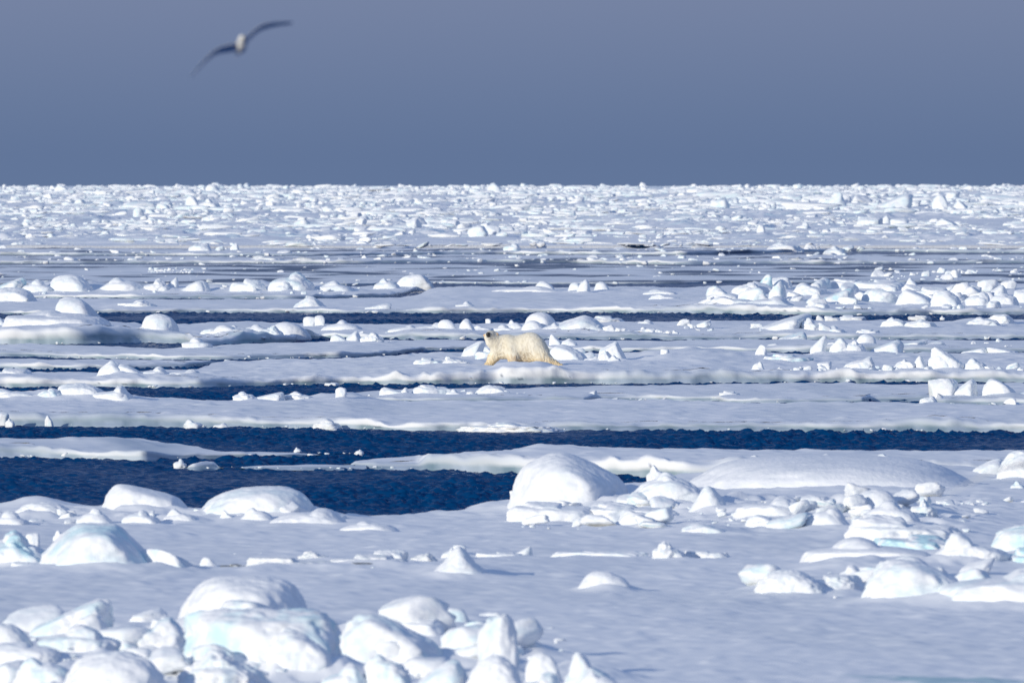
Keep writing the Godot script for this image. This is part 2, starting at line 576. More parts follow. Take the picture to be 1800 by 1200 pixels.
func outline_planes(pts: PackedVector2Array, depth: float, lean: float, chips := 0) -> Array:
	# planes through the sides of a convex outline, each leaning a little to or from the eye, and faces before and behind
	var planes := []
	var n := pts.size()
	for i in n:
		var a := pts[i]
		var b := pts[(i + 1) % n]
		var e := b - a
		if e.length() < 1e-5: continue
		var nn := Vector2(-e.y, e.x).normalized()      # outlines run left to right over the top
		var dist := nn.dot(a)
		if dist < 0.02: dist = 0.02
		planes.append([Vector3(nn.x, nn.y, 0.0), dist])
		if nn.y > -0.5:   # fronts and backs fall away from the crest, so that the outline is kept
			var z := minf(R.randf_range(0.05, 0.55) * lean, 0.45 * dist / (depth * 0.5))
			planes.append([Vector3(nn.x, nn.y, z), dist - z * depth * 0.12])
			z = minf(R.randf_range(0.05, 0.5), 0.4 * dist / (depth * 0.5))
			planes.append([Vector3(nn.x, nn.y, -z), dist + z * depth * 0.10])
	var hd := depth * 0.5
	planes.append([Vector3(R.randf_range(-0.35, 0.2) * lean, R.randf_range(0.15, 0.55) * lean, 1.0).normalized(), hd])
	planes.append([Vector3(R.randf_range(-0.5, -0.2) * lean, R.randf_range(0.0, 0.6) * lean, 0.8).normalized(), hd * 1.05])
	planes.append([Vector3(R.randf_range(-0.3, 0.3), R.randf_range(0.1, 0.5), -1.0).normalized(), hd])
	for i in chips:   # broken-off corners
		var n3 := Vector3(R.randf_range(-1.0, 1.0), R.randf_range(-0.1, 1.0), R.randf_range(0.1, 1.0)).normalized()
		var reach := 0.0
		for q in pts: reach = maxf(reach, n3.x * q.x + n3.y * q.y)
		planes.append([n3, maxf((reach + absf(n3.z) * hd) * R.randf_range(0.70, 0.86), 0.03)])
	return planes

func block(kind, x0: float, x1: float, top: float, base: float, label: String, o := {}) -> MeshInstance3D:
	# a block whose foot meets the ice at photograph row base; kind is one of KINDS, "-" before it mirrors it, or an outline of its own in photograph pixels
	R.seed = int(x0 * 131.0 + base * 977.0) + 5
	var hbase: float = o.get("h", 0.3)
	var afloat := hbase <= 0.12
	var found := stand((x0 + x1) * 0.5, base) if not afloat else [ground((x0 + x1) * 0.5, base, 0.0), 0.0, true]
	var g: Vector3 = found[0]
	var lift: float = found[1]
	var k := scale_at(-g.z)
	var w := (x1 - x0) * k
	var ht := (base - top) * k
	if -g.z > pack_from + 5.0: g.y = maxf(pack_height(g.x, g.z)[0] - 0.1, 0.0) - drop(g.x, g.z)
	if planning:
		if not afloat and base > 470.0 and o.get("dirty", 0.0) < 0.5: drifts.append([g.x + w * 0.06, g.z - w * 0.2, w * 0.56, maxf(w * 0.5, 0.3), minf(ht * 0.17, 0.2), 0.25])
		return null
	var pts := PackedVector2Array()
	var rel := []
	if kind is Array:
		for i in range(0, kind.size(), 2): rel.append(Vector2((kind[i] - x0) / (x1 - x0), (base - kind[i + 1]) / (base - top)))
	else:
		var mirror: bool = kind.begins_with("-")
		var src: Array = KINDS[kind.trim_prefix("-")]
		for i in range(0, src.size(), 2):
			var v := Vector2(src[i], src[i + 1])
			if i > 0 and i < src.size() - 2: v += Vector2(R.randf_range(-0.04, 0.04), R.randf_range(-0.05, 0.03))
			if mirror: v.x = 1.0 - v.x
			rel.append(v)
		if mirror: rel.reverse()
	for v in rel: pts.append(Vector2((v.x - 0.5) * w, (v.y - 0.42) * ht))
	# sink the foot
	var sink: float = minf(0.35 * ht + 0.05, 0.3) + lift
	pts[0].y -= sink
	pts[pts.size() - 1].y -= sink
	var depth: float = o.get("depth", 0.0)
	if depth <= 0.0: depth = clampf(w * 0.75, ht * 0.7, ht * 4.0 + 0.4)
	var half := Vector3(w * 0.5, ht * 0.55 + sink * 0.5, depth * 0.5)
	var level := 12 if w / k < 40.0 else 20 if w / k < 110.0 else 30
	var twin := []
	var smooth: bool = o.get("name", "") == "snow_hummock"
	if not kind is Array and (kind.trim_prefix("-") in ["rock", "low", "plate"]) and w > ht * 1.1 and o.get("twin", true):
		# a lower body with a taller, narrower one grown out of it
		var lo := R.randf_range(0.0, 0.45)
		var hi := minf(lo + R.randf_range(0.40, 0.60), 1.0)
		var pts2 := PackedVector2Array()
		for v in pts: pts2.append(Vector2(lerpf(minf((lo - 0.5) * w, -0.06 * w), maxf((hi - 0.5) * w, 0.06 * w), v.x / w + 0.5), v.y))
		twin = outline_planes(pts2, depth * 0.8, o.get("lean", 1.0), 2)
		var squat := R.randf_range(0.60, 0.85)
		for i in pts.size():
			if pts[i].y > 0.0: pts[i].y = maxf((pts[i].y + 0.42 * ht) * squat - 0.42 * ht, 0.05 * ht)
	var chips: int = o.get("chips", 2 if smooth else 5)
	var m := body(outline_planes(pts, depth, o.get("lean", 1.0), chips), half, o.get("sharp", 9.0) * (1.0 if smooth else 1.7), o.get("rough", 0.07) * (1.25 if smooth else 1.4), o.get("ice", 0.12), R.randf() * 50.0, o.get("level", level), twin, o.get("dirty", 0.0), Vector3(w, ht * 0.58, -ht * 0.42))
	var b := put(o.get("name", "ice_block"), m, M.snow)
	b.position = g + Vector3(0, ht * 0.42 - o.get("down", 0.0), -depth * 0.42)
	b.rotation.y = o.get("turn", 0.0)
	var category := "ice block"
	if o.get("name", "") == "snow_hummock": category = "snow hummock"
	elif o.get("name", "") == "ice_slab": category = "ice slab"
	tag(b, label, category, o.get("group", ""))
	return b

var lumps := []
func lump_meshes():
	for i in 12:
		R.seed = 900 + i
		var planes := []
		var flat := 0.55 if i % 3 == 0 else 1.0
		for q in 9 + i % 4:
			var d := Vector3(R.randfn(), R.randfn() * 0.9, R.randfn()).normalized()
			planes.append([d, R.randf_range(0.62, 1.0)])
		planes.append([Vector3.UP, 0.8 * flat]); planes.append([Vector3.DOWN, 0.7])
		planes.append([Vector3(0.3, 0.2, 1).normalized(), 0.8]); planes.append([Vector3(-1, 0.1, 0.2).normalized(), 0.9]); planes.append([Vector3(1, 0.1, -0.1).normalized(), 0.9]); planes.append([Vector3(0, 0.1, -1).normalized(), 0.9])
		lumps.append(body(planes, Vector3.ONE, [8.0, 14.0, 22.0][i % 3], 0.14, [0.05, 0.2, 0.4, 0.1][i % 4], i * 4.0, 9))

func spot(px0: float, px1: float, py0: float, py1: float, h: float) -> Vector3:
	var px := R.randf_range(px0, px1)
	var py := R.randf_range(py0, py1)
	if py < 436.0: return ground(px, py, h)
	return stand(px, py)[0]

func lump_place(g: Vector3, wpx: float, tall: float, up := 0.25) -> Transform3D:
	if -g.z > pack_from + 5.0: g.y = maxf(pack_height(g.x, g.z)[0], 0.0) - drop(g.x, g.z)
	var k := scale_at(-g.z)
	var w := wpx * 0.5 * k
	var b := Basis.from_euler(Vector3(R.randf_range(-0.35, 0.35), R.randf() * TAU, R.randf_range(-0.35, 0.35))) * Basis.from_scale(Vector3(w * R.randf_range(0.75, 1.4), w * tall, w * R.randf_range(0.7, 1.2)))
	return Transform3D(b, g + Vector3(0, w * tall * up, 0))

func rubble(n: int, px0: float, px1: float, py0: float, py1: float, wmin: float, wmax: float, tall: float, h: float, label: String, group: String, up := 0.40):
	# single chunks, each an object of its own, that share a few shapes
	if planning: return
	R.seed = int(px0 * 7.0 + py0 * 31.0) + n
	var places := []
	for i in n:
		var w := lerpf(wmin, wmax, pow(R.randf(), 1.8))
		places.append(lump_place(spot(px0, px1, py0, py1, h), w, tall * R.randf_range(0.7, 1.25), up))
	places.sort_custom(func(a, b): return a.origin.x / -a.origin.z < b.origin.x / -b.origin.z)
	for i in n:
		var c := put("ice_chunk", lumps[R.randi() % lumps.size()], M.snow)
		c.transform = places[i]
		tag(c, "%s, %s" % [label, "leftmost" if i == 0 else "rightmost" if i == n - 1 else ordinal(i + 1) + " from the left"], "ice chunk", group)

func crumbs(called: String, label: String, areas: Array, category := "ice rubble"):
	# small broken ice past counting: [count, px0, px1, py0, py1, wmin, wmax, tall, h]
	R.seed = 4321 + areas.size() + called.length()
	var places := []
	for a in areas:
		for i in a[0]:
			var px := R.randf_range(a[1], a[2])
			var py := R.randf_range(a[3], a[4])
			if py < 436.0:
				if N2.get_noise_2d(px * 0.0045, py * 0.16) < lerpf(-0.15, 0.12, clampf((py - 335.0) / 60.0, 0.0, 1.0)) and R.randf() < 0.93: continue
			elif N2.get_noise_2d(px * 0.007, py * 0.09) < -0.12 and R.randf() < 0.92: continue
			var w := lerpf(a[5], a[6], pow(R.randf(), 4.5))
			var g := ground(px, py, a[8])
			if py > 436.0:
				var f := stand(px, py)
				if not f[2]: continue
				g = f[0]
			var t := lump_place(g, w, a[7] * R.randf_range(0.5, 1.3))
			if py < 436.0 and R.randf() < 0.55: t.basis = Basis.from_scale(Vector3(R.randf_range(1.3, 3.6), R.randf_range(0.6, 0.9), 1.0)) * t.basis   # long tilted plates
			places.append(t)
	scatter(called, label, category, places)

func scatter(called: String, label: String, category: String, places: Array):
	for v in 6:
		var mm := MultiMesh.new()
		mm.transform_format = MultiMesh.TRANSFORM_3D
		mm.mesh = lumps[v * 2]
		var mine := []
		for i in range(v, places.size(), 6): mine.append(places[i])
		mm.instance_count = mine.size()
		for i in mine.size(): mm.set_instance_transform(i, mine[i])
		var o := MultiMeshInstance3D.new()
		o.name = numbered(called)
		o.multimesh = mm
		o.material_override = M.snow
		o.cast_shadow = GeometryInstance3D.SHADOW_CASTING_SETTING_ON
		add_child(o, true)
		tag(o, label, category, called, "stuff")

func brash():
	# chips that float and lie along the broken edges of the floes
	R.seed = 77
	var places := []
	for f in floe_list:
		var x := maxf(f.x0, -260.0)
		while x < minf(f.x1, 2060.0):
			x += R.randf_range(2.0, 26.0)
			var row := poly(f.near, x)
			if row > 1000.0 or N2.get_noise_2d(x * 0.008, row) < -0.05: continue
			var g := ground(x, row + R.randf_range(-0.6, 0.5), 0.0)
			places.append(lump_place(g, R.randf_range(2.5, 5.0) + 11.0 * pow(R.randf(), 4.0), R.randf_range(0.3, 0.8)))
	scatter("brash_ice", "white chips of brash ice along the waterline of the floes", "brash ice", places)

# ---------------------------------------------------------------- the far pack
var pack_from := 1000.0
func pack_height(x: float, z: float) -> Array:
	# [height above the sea, how ridged it is] of the close pack
	var dd := -z
	var far := clampf((dd - pack_from) / 1200.0, 0.0, 1.0)
	var rise := clampf((dd - pack_from) / 120.0, 0.0, 1.0)
	var field := N2.get_noise_2d(x * 0.020, z * 0.0035)
	var ridge := clampf(field * 2.0 + 0.15 + far * 0.35, 0.0, 1.0) * rise
	var l1 := 1.0 - N3.get_noise_2d(x * 0.30, z * 0.07)
	var crag := 1.0 - absf(N1.get_noise_2d(x * 0.45, z * 0.10)) * 2.0
	var y := 0.20 + N2.get_noise_2d(x * 0.15, z * 0.04) * 0.10 + ridge * (l1 * l1 * 0.22 + maxf(crag, 0.0) * 0.20 + N2.get_noise_2d(x * 0.8, z * 0.2) * 0.22) * (0.6 + far * 0.4)
	var lead := absf(N2.get_noise_2d(x * 0.010 + 33.0, z * 0.008 + 5.0))
	return [lerpf(-0.5, y, clampf((lead - 0.022 + far * 0.024) * 40.0, 0.0, 1.0)), ridge]

func pack():
	# the close pack from a kilometre out to the horizon: a rough sheet with narrow leads
	var lanes := PackedFloat32Array()
	for p in [-40000.0, -15000.0, -6000.0, -2500.0, -1300.0]: lanes.append(p)
	var px := -900.0
	while px <= 2700.0:
		lanes.append(px)
		px += 6.0 if px >= -300.0 and px < 2100.0 else 20.0
	for p in [3100.0, 4300.0, 7800.0, 16800.0, 41800.0]: lanes.append(p)
	var d := -ground(900, 436).z
	pack_from = d
	var rows := PackedFloat32Array([d - 0.4, d - 0.05, d])
	while d < 11500.0:
		d *= 1.0030 if d < 4000.0 else 1.006
		rows.append(d)
	var nx := lanes.size()
	var nz := rows.size()
	var pos := PackedVector3Array(); pos.resize(nx * nz)
	var col := PackedColorArray(); col.resize(nx * nz)
	for j in nz:
		var dd := rows[j]
		for i in nx:
			var x := lane_x(lanes[i], dd)
			var z := -dd
			var y := -0.5
			var c := SNOW
			if j > 1:
				var r := pack_height(x, z)
				y = r[0]
				var grey := clampf(N2.get_noise_2d(x * 0.05 + 3.0, z * 0.01) * 1.6, 0.0, 1.0)
				c = SNOW.lerp(WET, grey * 0.45 * (1.0 - r[1]))
				c = c.lerp(CYAN, clampf(N2.get_noise_2d(x * 0.16 + 70.0, z * 0.05) * 1.5 - 0.2, 0.0, 0.45) * r[1])
			pos[j * nx + i] = Vector3(x, y - drop(x, z), z)
			col[j * nx + i] = c
	var o := put("pack_ice", sheet(nx, nz, pos, col), M.snow)
	tag(o, "rough white pack ice spreading out to the horizon", "", "", "structure")

# ---------------------------------------------------------------- animals
func field_mesh(bones: Array, lo: Vector3, hi: Vector3, cell: float, blend: float, shade: Callable) -> ArrayMesh:
	# one continuous skin round tapered bones [a, b, ra, rb]: distances joined by a smooth minimum, meshed as surface nets
	var nx := int((hi.x - lo.x) / cell) + 2
	var ny := int((hi.y - lo.y) / cell) + 2
	var nz := int((hi.z - lo.z) / cell) + 2
	var sum := PackedFloat32Array(); sum.resize(nx * ny * nz)
	for q in bones:
		var a: Vector3 = q[0]
		var b: Vector3 = q[1]
		var ra: float = q[2]
		var rb: float = q[3]
		var kk: float = 1.0 / (blend if q.size() < 5 else q[4])
		var reach := maxf(ra, rb) + 0.10
		var i0 := maxi(int((minf(a.x, b.x) - reach - lo.x) / cell), 0)
		var i1 := mini(int((maxf(a.x, b.x) + reach - lo.x) / cell) + 1, nx - 1)
		var j0 := maxi(int((minf(a.y, b.y) - reach - lo.y) / cell), 0)
		var j1 := mini(int((maxf(a.y, b.y) + reach - lo.y) / cell) + 1, ny - 1)
		var k0 := maxi(int((minf(a.z, b.z) - reach - lo.z) / cell), 0)
		var k1 := mini(int((maxf(a.z, b.z) + reach - lo.z) / cell) + 1, nz - 1)
		var ab := b - a
		var l2 := maxf(ab.length_squared(), 1e-6)
		for kz in range(k0, k1 + 1):
			for j in range(j0, j1 + 1):
				var at := (kz * ny + j) * nx
				for i in range(i0, i1 + 1):
					var p := lo + Vector3(i, j, kz) * cell - a
					var t := clampf(p.dot(ab) / l2, 0.0, 1.0)
					var dist := (p - ab * t).length() - lerpf(ra, rb, t)
					if dist < 0.12: sum[at + i] += exp(-dist * kk)
	# value > 1 is inside
	var ids := PackedInt32Array(); ids.resize(sum.size()); ids.fill(-1)
	var pos := PackedVector3Array()
	var sy := nx
	var sz := nx * ny
	var corner := [0, 1, sy, sy + 1, sz, sz + 1, sz + sy, sz + sy + 1]
	var edges := [[0, 1], [2, 3], [4, 5], [6, 7], [0, 2], [1, 3], [4, 6], [5, 7], [0, 4], [1, 5], [2, 6], [3, 7]]
	var offs := [Vector3(0, 0, 0), Vector3(1, 0, 0), Vector3(0, 1, 0), Vector3(1, 1, 0), Vector3(0, 0, 1), Vector3(1, 0, 1), Vector3(0, 1, 1), Vector3(1, 1, 1)]
	for kz in nz - 1:
		for j in ny - 1:
			var row := kz * sz + j * sy
			for i in nx - 1:
				var c := row + i
				var inside := 0
				for q in 8:
					if sum[c + corner[q]] > 1.0: inside += 1
				if inside == 0 or inside == 8: continue
				var mean := Vector3.ZERO
				var n := 0
				for e in edges:
					var va := log(maxf(sum[c + corner[e[0]]], 1e-6))
					var vb := log(maxf(sum[c + corner[e[1]]], 1e-6))
					if (va > 0.0) != (vb > 0.0):
						mean += (offs[e[0]] as Vector3).lerp(offs[e[1]], va / (va - vb))
						n += 1
				ids[c] = pos.size()
				pos.append(lo + (Vector3(i, j, kz) + mean / n) * cell)
	var idx := PackedInt32Array()
	for kz in range(1, nz - 1):
		for j in range(1, ny - 1):
			for i in range(1, nx - 1):
				var c := kz * sz + j * sy + i
				var here := sum[c] > 1.0
				for ax in 3:
					var st: int = [1, sy, sz][ax]
					if here == (sum[c + st] > 1.0): continue
					var u: int = [sy, sz, 1][ax]
					var v: int = [sz, 1, sy][ax]
					var q := [ids[c - u - v], ids[c - v], ids[c], ids[c - u]]
					if q.min() < 0: continue
					if here: idx.append_array(PackedInt32Array([q[0], q[2], q[1], q[0], q[3], q[2]]))
					else: idx.append_array(PackedInt32Array([q[0], q[1], q[2], q[0], q[2], q[3]]))
	var st0 := SurfaceTool.new()
	var arr := []
	arr.resize(Mesh.ARRAY_MAX)
	arr[Mesh.ARRAY_VERTEX] = pos
	arr[Mesh.ARRAY_INDEX] = idx
	var nor := PackedVector3Array(); nor.resize(pos.size())
	for t in range(0, idx.size(), 3):
		var fn := (pos[idx[t]] - pos[idx[t + 2]]).cross(pos[idx[t]] - pos[idx[t + 1]])
		for q in 3: nor[idx[t + q]] += fn
	var col := PackedColorArray(); col.resize(pos.size())
	for i in pos.size():
		var r: Array = shade.call(pos[i], nor[i].normalized())
		pos[i] = r[0]
		col[i] = r[1]
	arr[Mesh.ARRAY_VERTEX] = pos
	arr[Mesh.ARRAY_COLOR] = col
	st0.create_from_arrays(arr)
	st0.generate_normals()
	return st0.commit()

func coat(p: Vector3, n: Vector3) -> Array:
	# locks of fur that hang down and back, and the patches of the coat
	var lock := N2.get_noise_3d(p.x * 13.0 + p.y * 3.0, p.y * 4.5, p.z * 13.0)
	var fine := N1.get_noise_3d(p.x * 34.0 + p.y * 6.0, p.y * 11.0, p.z * 34.0)
	var long := clampf((0.75 - p.y) * 1.6, 0.25, 1.0)
	var away := Vector3(-0.93, 0.93, 0.36)
	var head := clampf(1.6 - p.distance_to(away) / 0.16, 0.0, 1.0)
	var v := p + n * (lock * 0.022 + fine * 0.008) * lerpf(long, 0.15, head)
	# folds of skin on the side of the neck
	var neck := exp(-pow((p - Vector3(-0.68, 0.66, 0.25)).length() / 0.18, 2.0))
	v += n * sin((p.x * 0.85 - p.y * 0.45) * 62.0 + lock * 5.0) * 0.007 * neck
	var cream := Color(0.78, 0.71, 0.55)
	var c := cream.lerp(Color(0.84, 0.79, 0.67), clampf(0.4 + N2.get_noise_3dv(p * 3.0) * 0.8, 0.0, 1.0))
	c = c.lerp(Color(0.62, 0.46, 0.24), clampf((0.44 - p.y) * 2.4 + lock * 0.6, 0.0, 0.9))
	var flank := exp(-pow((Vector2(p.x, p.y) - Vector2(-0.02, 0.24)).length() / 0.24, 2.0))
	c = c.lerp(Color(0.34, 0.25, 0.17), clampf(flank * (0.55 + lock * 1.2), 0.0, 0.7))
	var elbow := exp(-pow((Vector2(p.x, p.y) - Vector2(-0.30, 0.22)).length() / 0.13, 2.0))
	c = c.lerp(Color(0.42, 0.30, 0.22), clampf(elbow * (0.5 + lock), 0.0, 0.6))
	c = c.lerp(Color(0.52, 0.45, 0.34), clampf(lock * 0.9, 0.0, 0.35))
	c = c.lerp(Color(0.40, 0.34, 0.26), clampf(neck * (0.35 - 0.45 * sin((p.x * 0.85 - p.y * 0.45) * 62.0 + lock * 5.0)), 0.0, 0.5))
	# greyer face; ears tinged orange
	c = c.lerp(Color(0.42, 0.37, 0.31), head * clampf(0.45 + N2.get_noise_3dv(p * 18.0), 0.0, 0.85))
	c = c.lerp(Color(0.16, 0.14, 0.13), clampf(1.5 - p.distance_to(Vector3(-1.062, 0.985, 0.50)) / 0.075, 0.0, 0.85))
	for e in [Vector3(-0.775, 1.0, 0.27), Vector3(-1.20, 0.96, 0.31)]:
		c = c.lerp(Color(0.70, 0.42, 0.18), clampf(1.35 - p.distance_to(e) / 0.055, 0.0, 0.8))
	return [v, c]

func ellipsoid(r: Vector3, seg := 16) -> ArrayMesh:
	var s := ball(seg / 2)
	var pos := PackedVector3Array()
	for d in s[0]: pos.append(d * r)
	var arr := []
	arr.resize(Mesh.ARRAY_MAX)
	arr[Mesh.ARRAY_VERTEX] = pos
	arr[Mesh.ARRAY_INDEX] = s[1]
	var st := SurfaceTool.new()
	st.create_from_arrays(arr)
	st.generate_normals()
	return st.commit()

func bear():
	var o := Node3D.new()
	o.name = numbered("polar_bear")
	add_child(o)
	o.position = ground(920, 645, 0.30)   # the top of its floe
	tag(o, "cream polar bear striding across the floe with its head raised towards the camera", "polar bear")
	var bones := [
		# trunk
		[Vector3(-0.46, 0.61, 0.0), Vector3(-0.27, 0.58, 0.0), 0.335, 0.335], [Vector3(-0.27, 0.58, 0.0), Vector3(0.0, 0.60, 0.0), 0.335, 0.365], [Vector3(0.0, 0.60, 0.0), Vector3(0.22, 0.645, 0.0), 0.365, 0.385], [Vector3(0.22, 0.645, 0.0), Vector3(0.35, 0.57, 0.0), 0.38, 0.36], [Vector3(-0.47, 0.76, 0.02), Vector3(-0.45, 0.70, 0.10), 0.205, 0.22],
		[Vector3(-0.50, 0.70, 0.10), Vector3(-0.36, 0.62, 0.12), 0.245, 0.25],
		# neck and throat
		[Vector3(-0.52, 0.70, 0.03), Vector3(-0.90, 0.885, 0.20), 0.245, 0.135], [Vector3(-0.58, 0.58, 0.06), Vector3(-0.96, 0.76, 0.20), 0.26, 0.175], [Vector3(-0.58, 0.50, 0.03), Vector3(-0.80, 0.55, 0.10), 0.24, 0.20],
		# skull, cheeks, muzzle, jaw
		[Vector3(-0.94, 0.95, 0.21), Vector3(-1.00, 0.965, 0.32), 0.158, 0.135, 0.025], [Vector3(-1.00, 0.965, 0.32), Vector3(-1.058, 0.995, 0.46), 0.104, 0.074, 0.02], [Vector3(-0.98, 0.87, 0.26), Vector3(-1.05, 0.905, 0.43), 0.095, 0.048, 0.02],
		[Vector3(-1.07, 0.90, 0.24), Vector3(-1.02, 0.84, 0.26), 0.115, 0.12, 0.025], [Vector3(-0.88, 0.87, 0.24), Vector3(-0.90, 0.83, 0.22), 0.10, 0.11, 0.025],
		# ears
		[Vector3(-0.83, 0.985, 0.24), Vector3(-0.785, 1.005, 0.26), 0.040, 0.030, 0.012], [Vector3(-1.13, 0.955, 0.25), Vector3(-1.185, 0.965, 0.29), 0.042, 0.030, 0.012],
		# front leg reaching forward, its paw on the snow
		[Vector3(-0.70, 0.48, -0.02), Vector3(-0.92, 0.28, 0.02), 0.20, 0.150], [Vector3(-0.92, 0.28, 0.02), Vector3(-1.04, 0.09, 0.05), 0.150, 0.105], [Vector3(-1.03, 0.06, 0.07), Vector3(-1.12, 0.03, 0.12), 0.085, 0.070],
		# near front leg
		[Vector3(-0.42, 0.56, 0.20), Vector3(-0.30, 0.30, 0.26), 0.215, 0.160], [Vector3(-0.30, 0.30, 0.26), Vector3(-0.36, 0.06, 0.28), 0.155, 0.120], [Vector3(-0.36, 0.02, 0.30), Vector3(-0.46, 0.0, 0.36), 0.095, 0.080],
		# near hind leg stretched back: thigh, shank, foot with the sole showing
		[Vector3(0.34, 0.58, 0.12), Vector3(0.52, 0.36, 0.18), 0.320, 0.255], [Vector3(0.50, 0.40, 0.17), Vector3(0.72, 0.21, 0.20), 0.240, 0.165], [Vector3(0.72, 0.21, 0.20), Vector3(0.95, 0.10, 0.20), 0.155, 0.098], [Vector3(0.95, 0.095, 0.20), Vector3(1.12, 0.035, 0.22), 0.090, 0.064], [Vector3(1.10, 0.03, 0.20), Vector3(1.17, 0.02, 0.24), 0.048, 0.035],
		# far hind leg under the body
		[Vector3(0.30, 0.48, -0.16), Vector3(0.22, 0.28, -0.14), 0.24, 0.17], [Vector3(0.22, 0.28, -0.14), Vector3(0.30, 0.06, -0.14), 0.15, 0.11], [Vector3(0.30, 0.03, -0.14), Vector3(0.18, 0.01, -0.10), 0.09, 0.08],
		# belly and tail
		[Vector3(-0.24, 0.37, 0.02), Vector3(0.24, 0.37, 0.02), 0.25, 0.26], [Vector3(0.68, 0.60, 0.0), Vector3(0.75, 0.52, 0.0), 0.05, 0.035, 0.02],
	]
	var m := field_mesh(bones, Vector3(-1.36, -0.14, -0.48), Vector3(1.30, 1.20, 0.62), 0.016, 0.032, coat)
	put("body", m, M.fur, o)
	var nose := put("nose", ellipsoid(Vector3(0.068, 0.056, 0.036)), M.black, o)
	nose.position = Vector3(-1.064, 1.000, 0.520)
	var mouth := put("mouth", ellipsoid(Vector3(0.060, 0.030, 0.036)), M.black, o)
	mouth.position = Vector3(-1.056, 0.935, 0.490)
	mouth.rotation.z = 0.15
	for e in [Vector3(-0.945, 1.045, 0.380), Vector3(-1.090, 1.035, 0.395)]:
		var eye := put("eye", ellipsoid(Vector3(0.020, 0.017, 0.016)), M.black, o)
		eye.position = e
	for q in 4:
		var c := put("claw", ellipsoid(Vector3(0.022, 0.010, 0.009)), M.black, o)
		c.position = Vector3(-1.185, 0.015, 0.07 + 0.032 * q)

func wing(side: float) -> ArrayMesh:
	# a long narrow gull wing: an airfoil loft from the shoulder over the wrist to the tip
	var line := [[0.0, 0.0, 0.0, 0.21], [0.12, 0.035, -0.01, 0.20], [0.24, 0.060, -0.03, 0.165], [0.34, 0.062, -0.035, 0.15], [0.46, 0.040, 0.0, 0.125], [0.58, 0.010, 0.05, 0.095], [0.68, -0.022, 0.085, 0.080], [0.74, -0.045, 0.11, 0.045]]
	var ring := 12
	var pos := PackedVector3Array()
	var col := PackedColorArray()
	for q in line:
		for k in ring:
			var a := TAU * k / ring
			var thick: float = q[3] * (0.075 if sin(a) > 0.0 else 0.035)
			var chord: float = q[3] * 1.5
			pos.append(Vector3(side * q[0], q[1] + sin(a) * thick, q[2] + (0.5 - 0.5 * cos(a)) * chord - 0.3 * chord))
			var c := (Color(0.84, 0.86, 0.90) if cos(a) < 0.55 else Color(0.74, 0.72, 0.69)) if sin(a) < 0.0 else Color(0.55, 0.57, 0.60)
			if q[0] > 0.5: c = c.lerp(Color(0.74, 0.79, 0.86), clampf((q[0] - 0.5) * 4.0, 0.0, 0.8))
			col.append(c)
	var idx := PackedInt32Array()
	for i in line.size() - 1:
		for k in ring:
			var a := i * ring + k
			var b := i * ring + (k + 1) % ring
			if side > 0.0: idx.append_array(PackedInt32Array([a, b, a + ring, b, b + ring, a + ring]))
			else: idx.append_array(PackedInt32Array([a, a + ring, b, b, a + ring, b + ring]))
	var arr := []
	arr.resize(Mesh.ARRAY_MAX)
	arr[Mesh.ARRAY_VERTEX] = pos
	arr[Mesh.ARRAY_COLOR] = col
	arr[Mesh.ARRAY_INDEX] = idx
	var st := SurfaceTool.new()
	st.create_from_arrays(arr)
	st.generate_normals()
	return st.commit()

func plume_and_shade(p: Vector3, n: Vector3) -> Array:
	var c := Color(0.80, 0.80, 0.78)
	if p.y > 0.02 and p.z > -0.05: c = Color(0.30, 0.32, 0.35)
	if p.x < -0.008: c = c.lerp(Color(0.30, 0.33, 0.38), clampf((-p.x - 0.008) * 40.0, 0.0, 1.0))  # one side of the body darkened: shade painted into the plumage
	return [p, c]

func gull(where: Vector3, turn: Vector3, label: String, size := 1.0) -> Node3D:
	var o := Node3D.new()
	o.name = numbered("gull")
	add_child(o)
	o.position = where
	o.rotation = turn
	o.scale = Vector3.ONE * size
	tag(o, label, "gull")
	var body_bones := [[Vector3(0, -0.01, -0.10), Vector3(0, -0.012, 0.10), 0.062, 0.058], [Vector3(0, 0, -0.10), Vector3(0, 0.012, -0.215), 0.052, 0.038], [Vector3(0, 0.014, -0.20), Vector3(0, 0.012, -0.225), 0.042, 0.038], [Vector3(0, 0, 0.1), Vector3(0, 0.0, 0.22), 0.045, 0.022]]
	put("body", field_mesh(body_bones, Vector3(-0.12, -0.12, -0.34), Vector3(0.12, 0.12, 0.32), 0.009, 0.012, plume_and_shade), M.gull, o)
	var w1 := put("wing", wing(-1.0), M.gull, o)
	w1.position = Vector3(-0.035, 0.015, -0.02)
	var w2 := put("wing", wing(1.0), M.gull, o)
	w2.position = Vector3(0.035, 0.015, -0.02)
	var tail := BoxMesh.new()
	tail.size = Vector3(0.11, 0.008, 0.13)
	var white := StandardMaterial3D.new()
	white.albedo_color = Color(0.8, 0.8, 0.78).linear_to_srgb()
	white.roughness = 0.85
	var t := put("tail", tail, white, o)
	t.position = Vector3(0, 0.0, 0.26)
	var bill := put("bill", ellipsoid(Vector3(0.012, 0.013, 0.035), 10), M.bill, o)
	bill.position = Vector3(0, 0.004, -0.275)
	for s in [-1.0, 1.0]:
		var eye := put("eye", ellipsoid(Vector3(0.005, 0.006, 0.006), 8), M.black, o)
		eye.position = Vector3(s * 0.036, 0.022, -0.225)
	return o

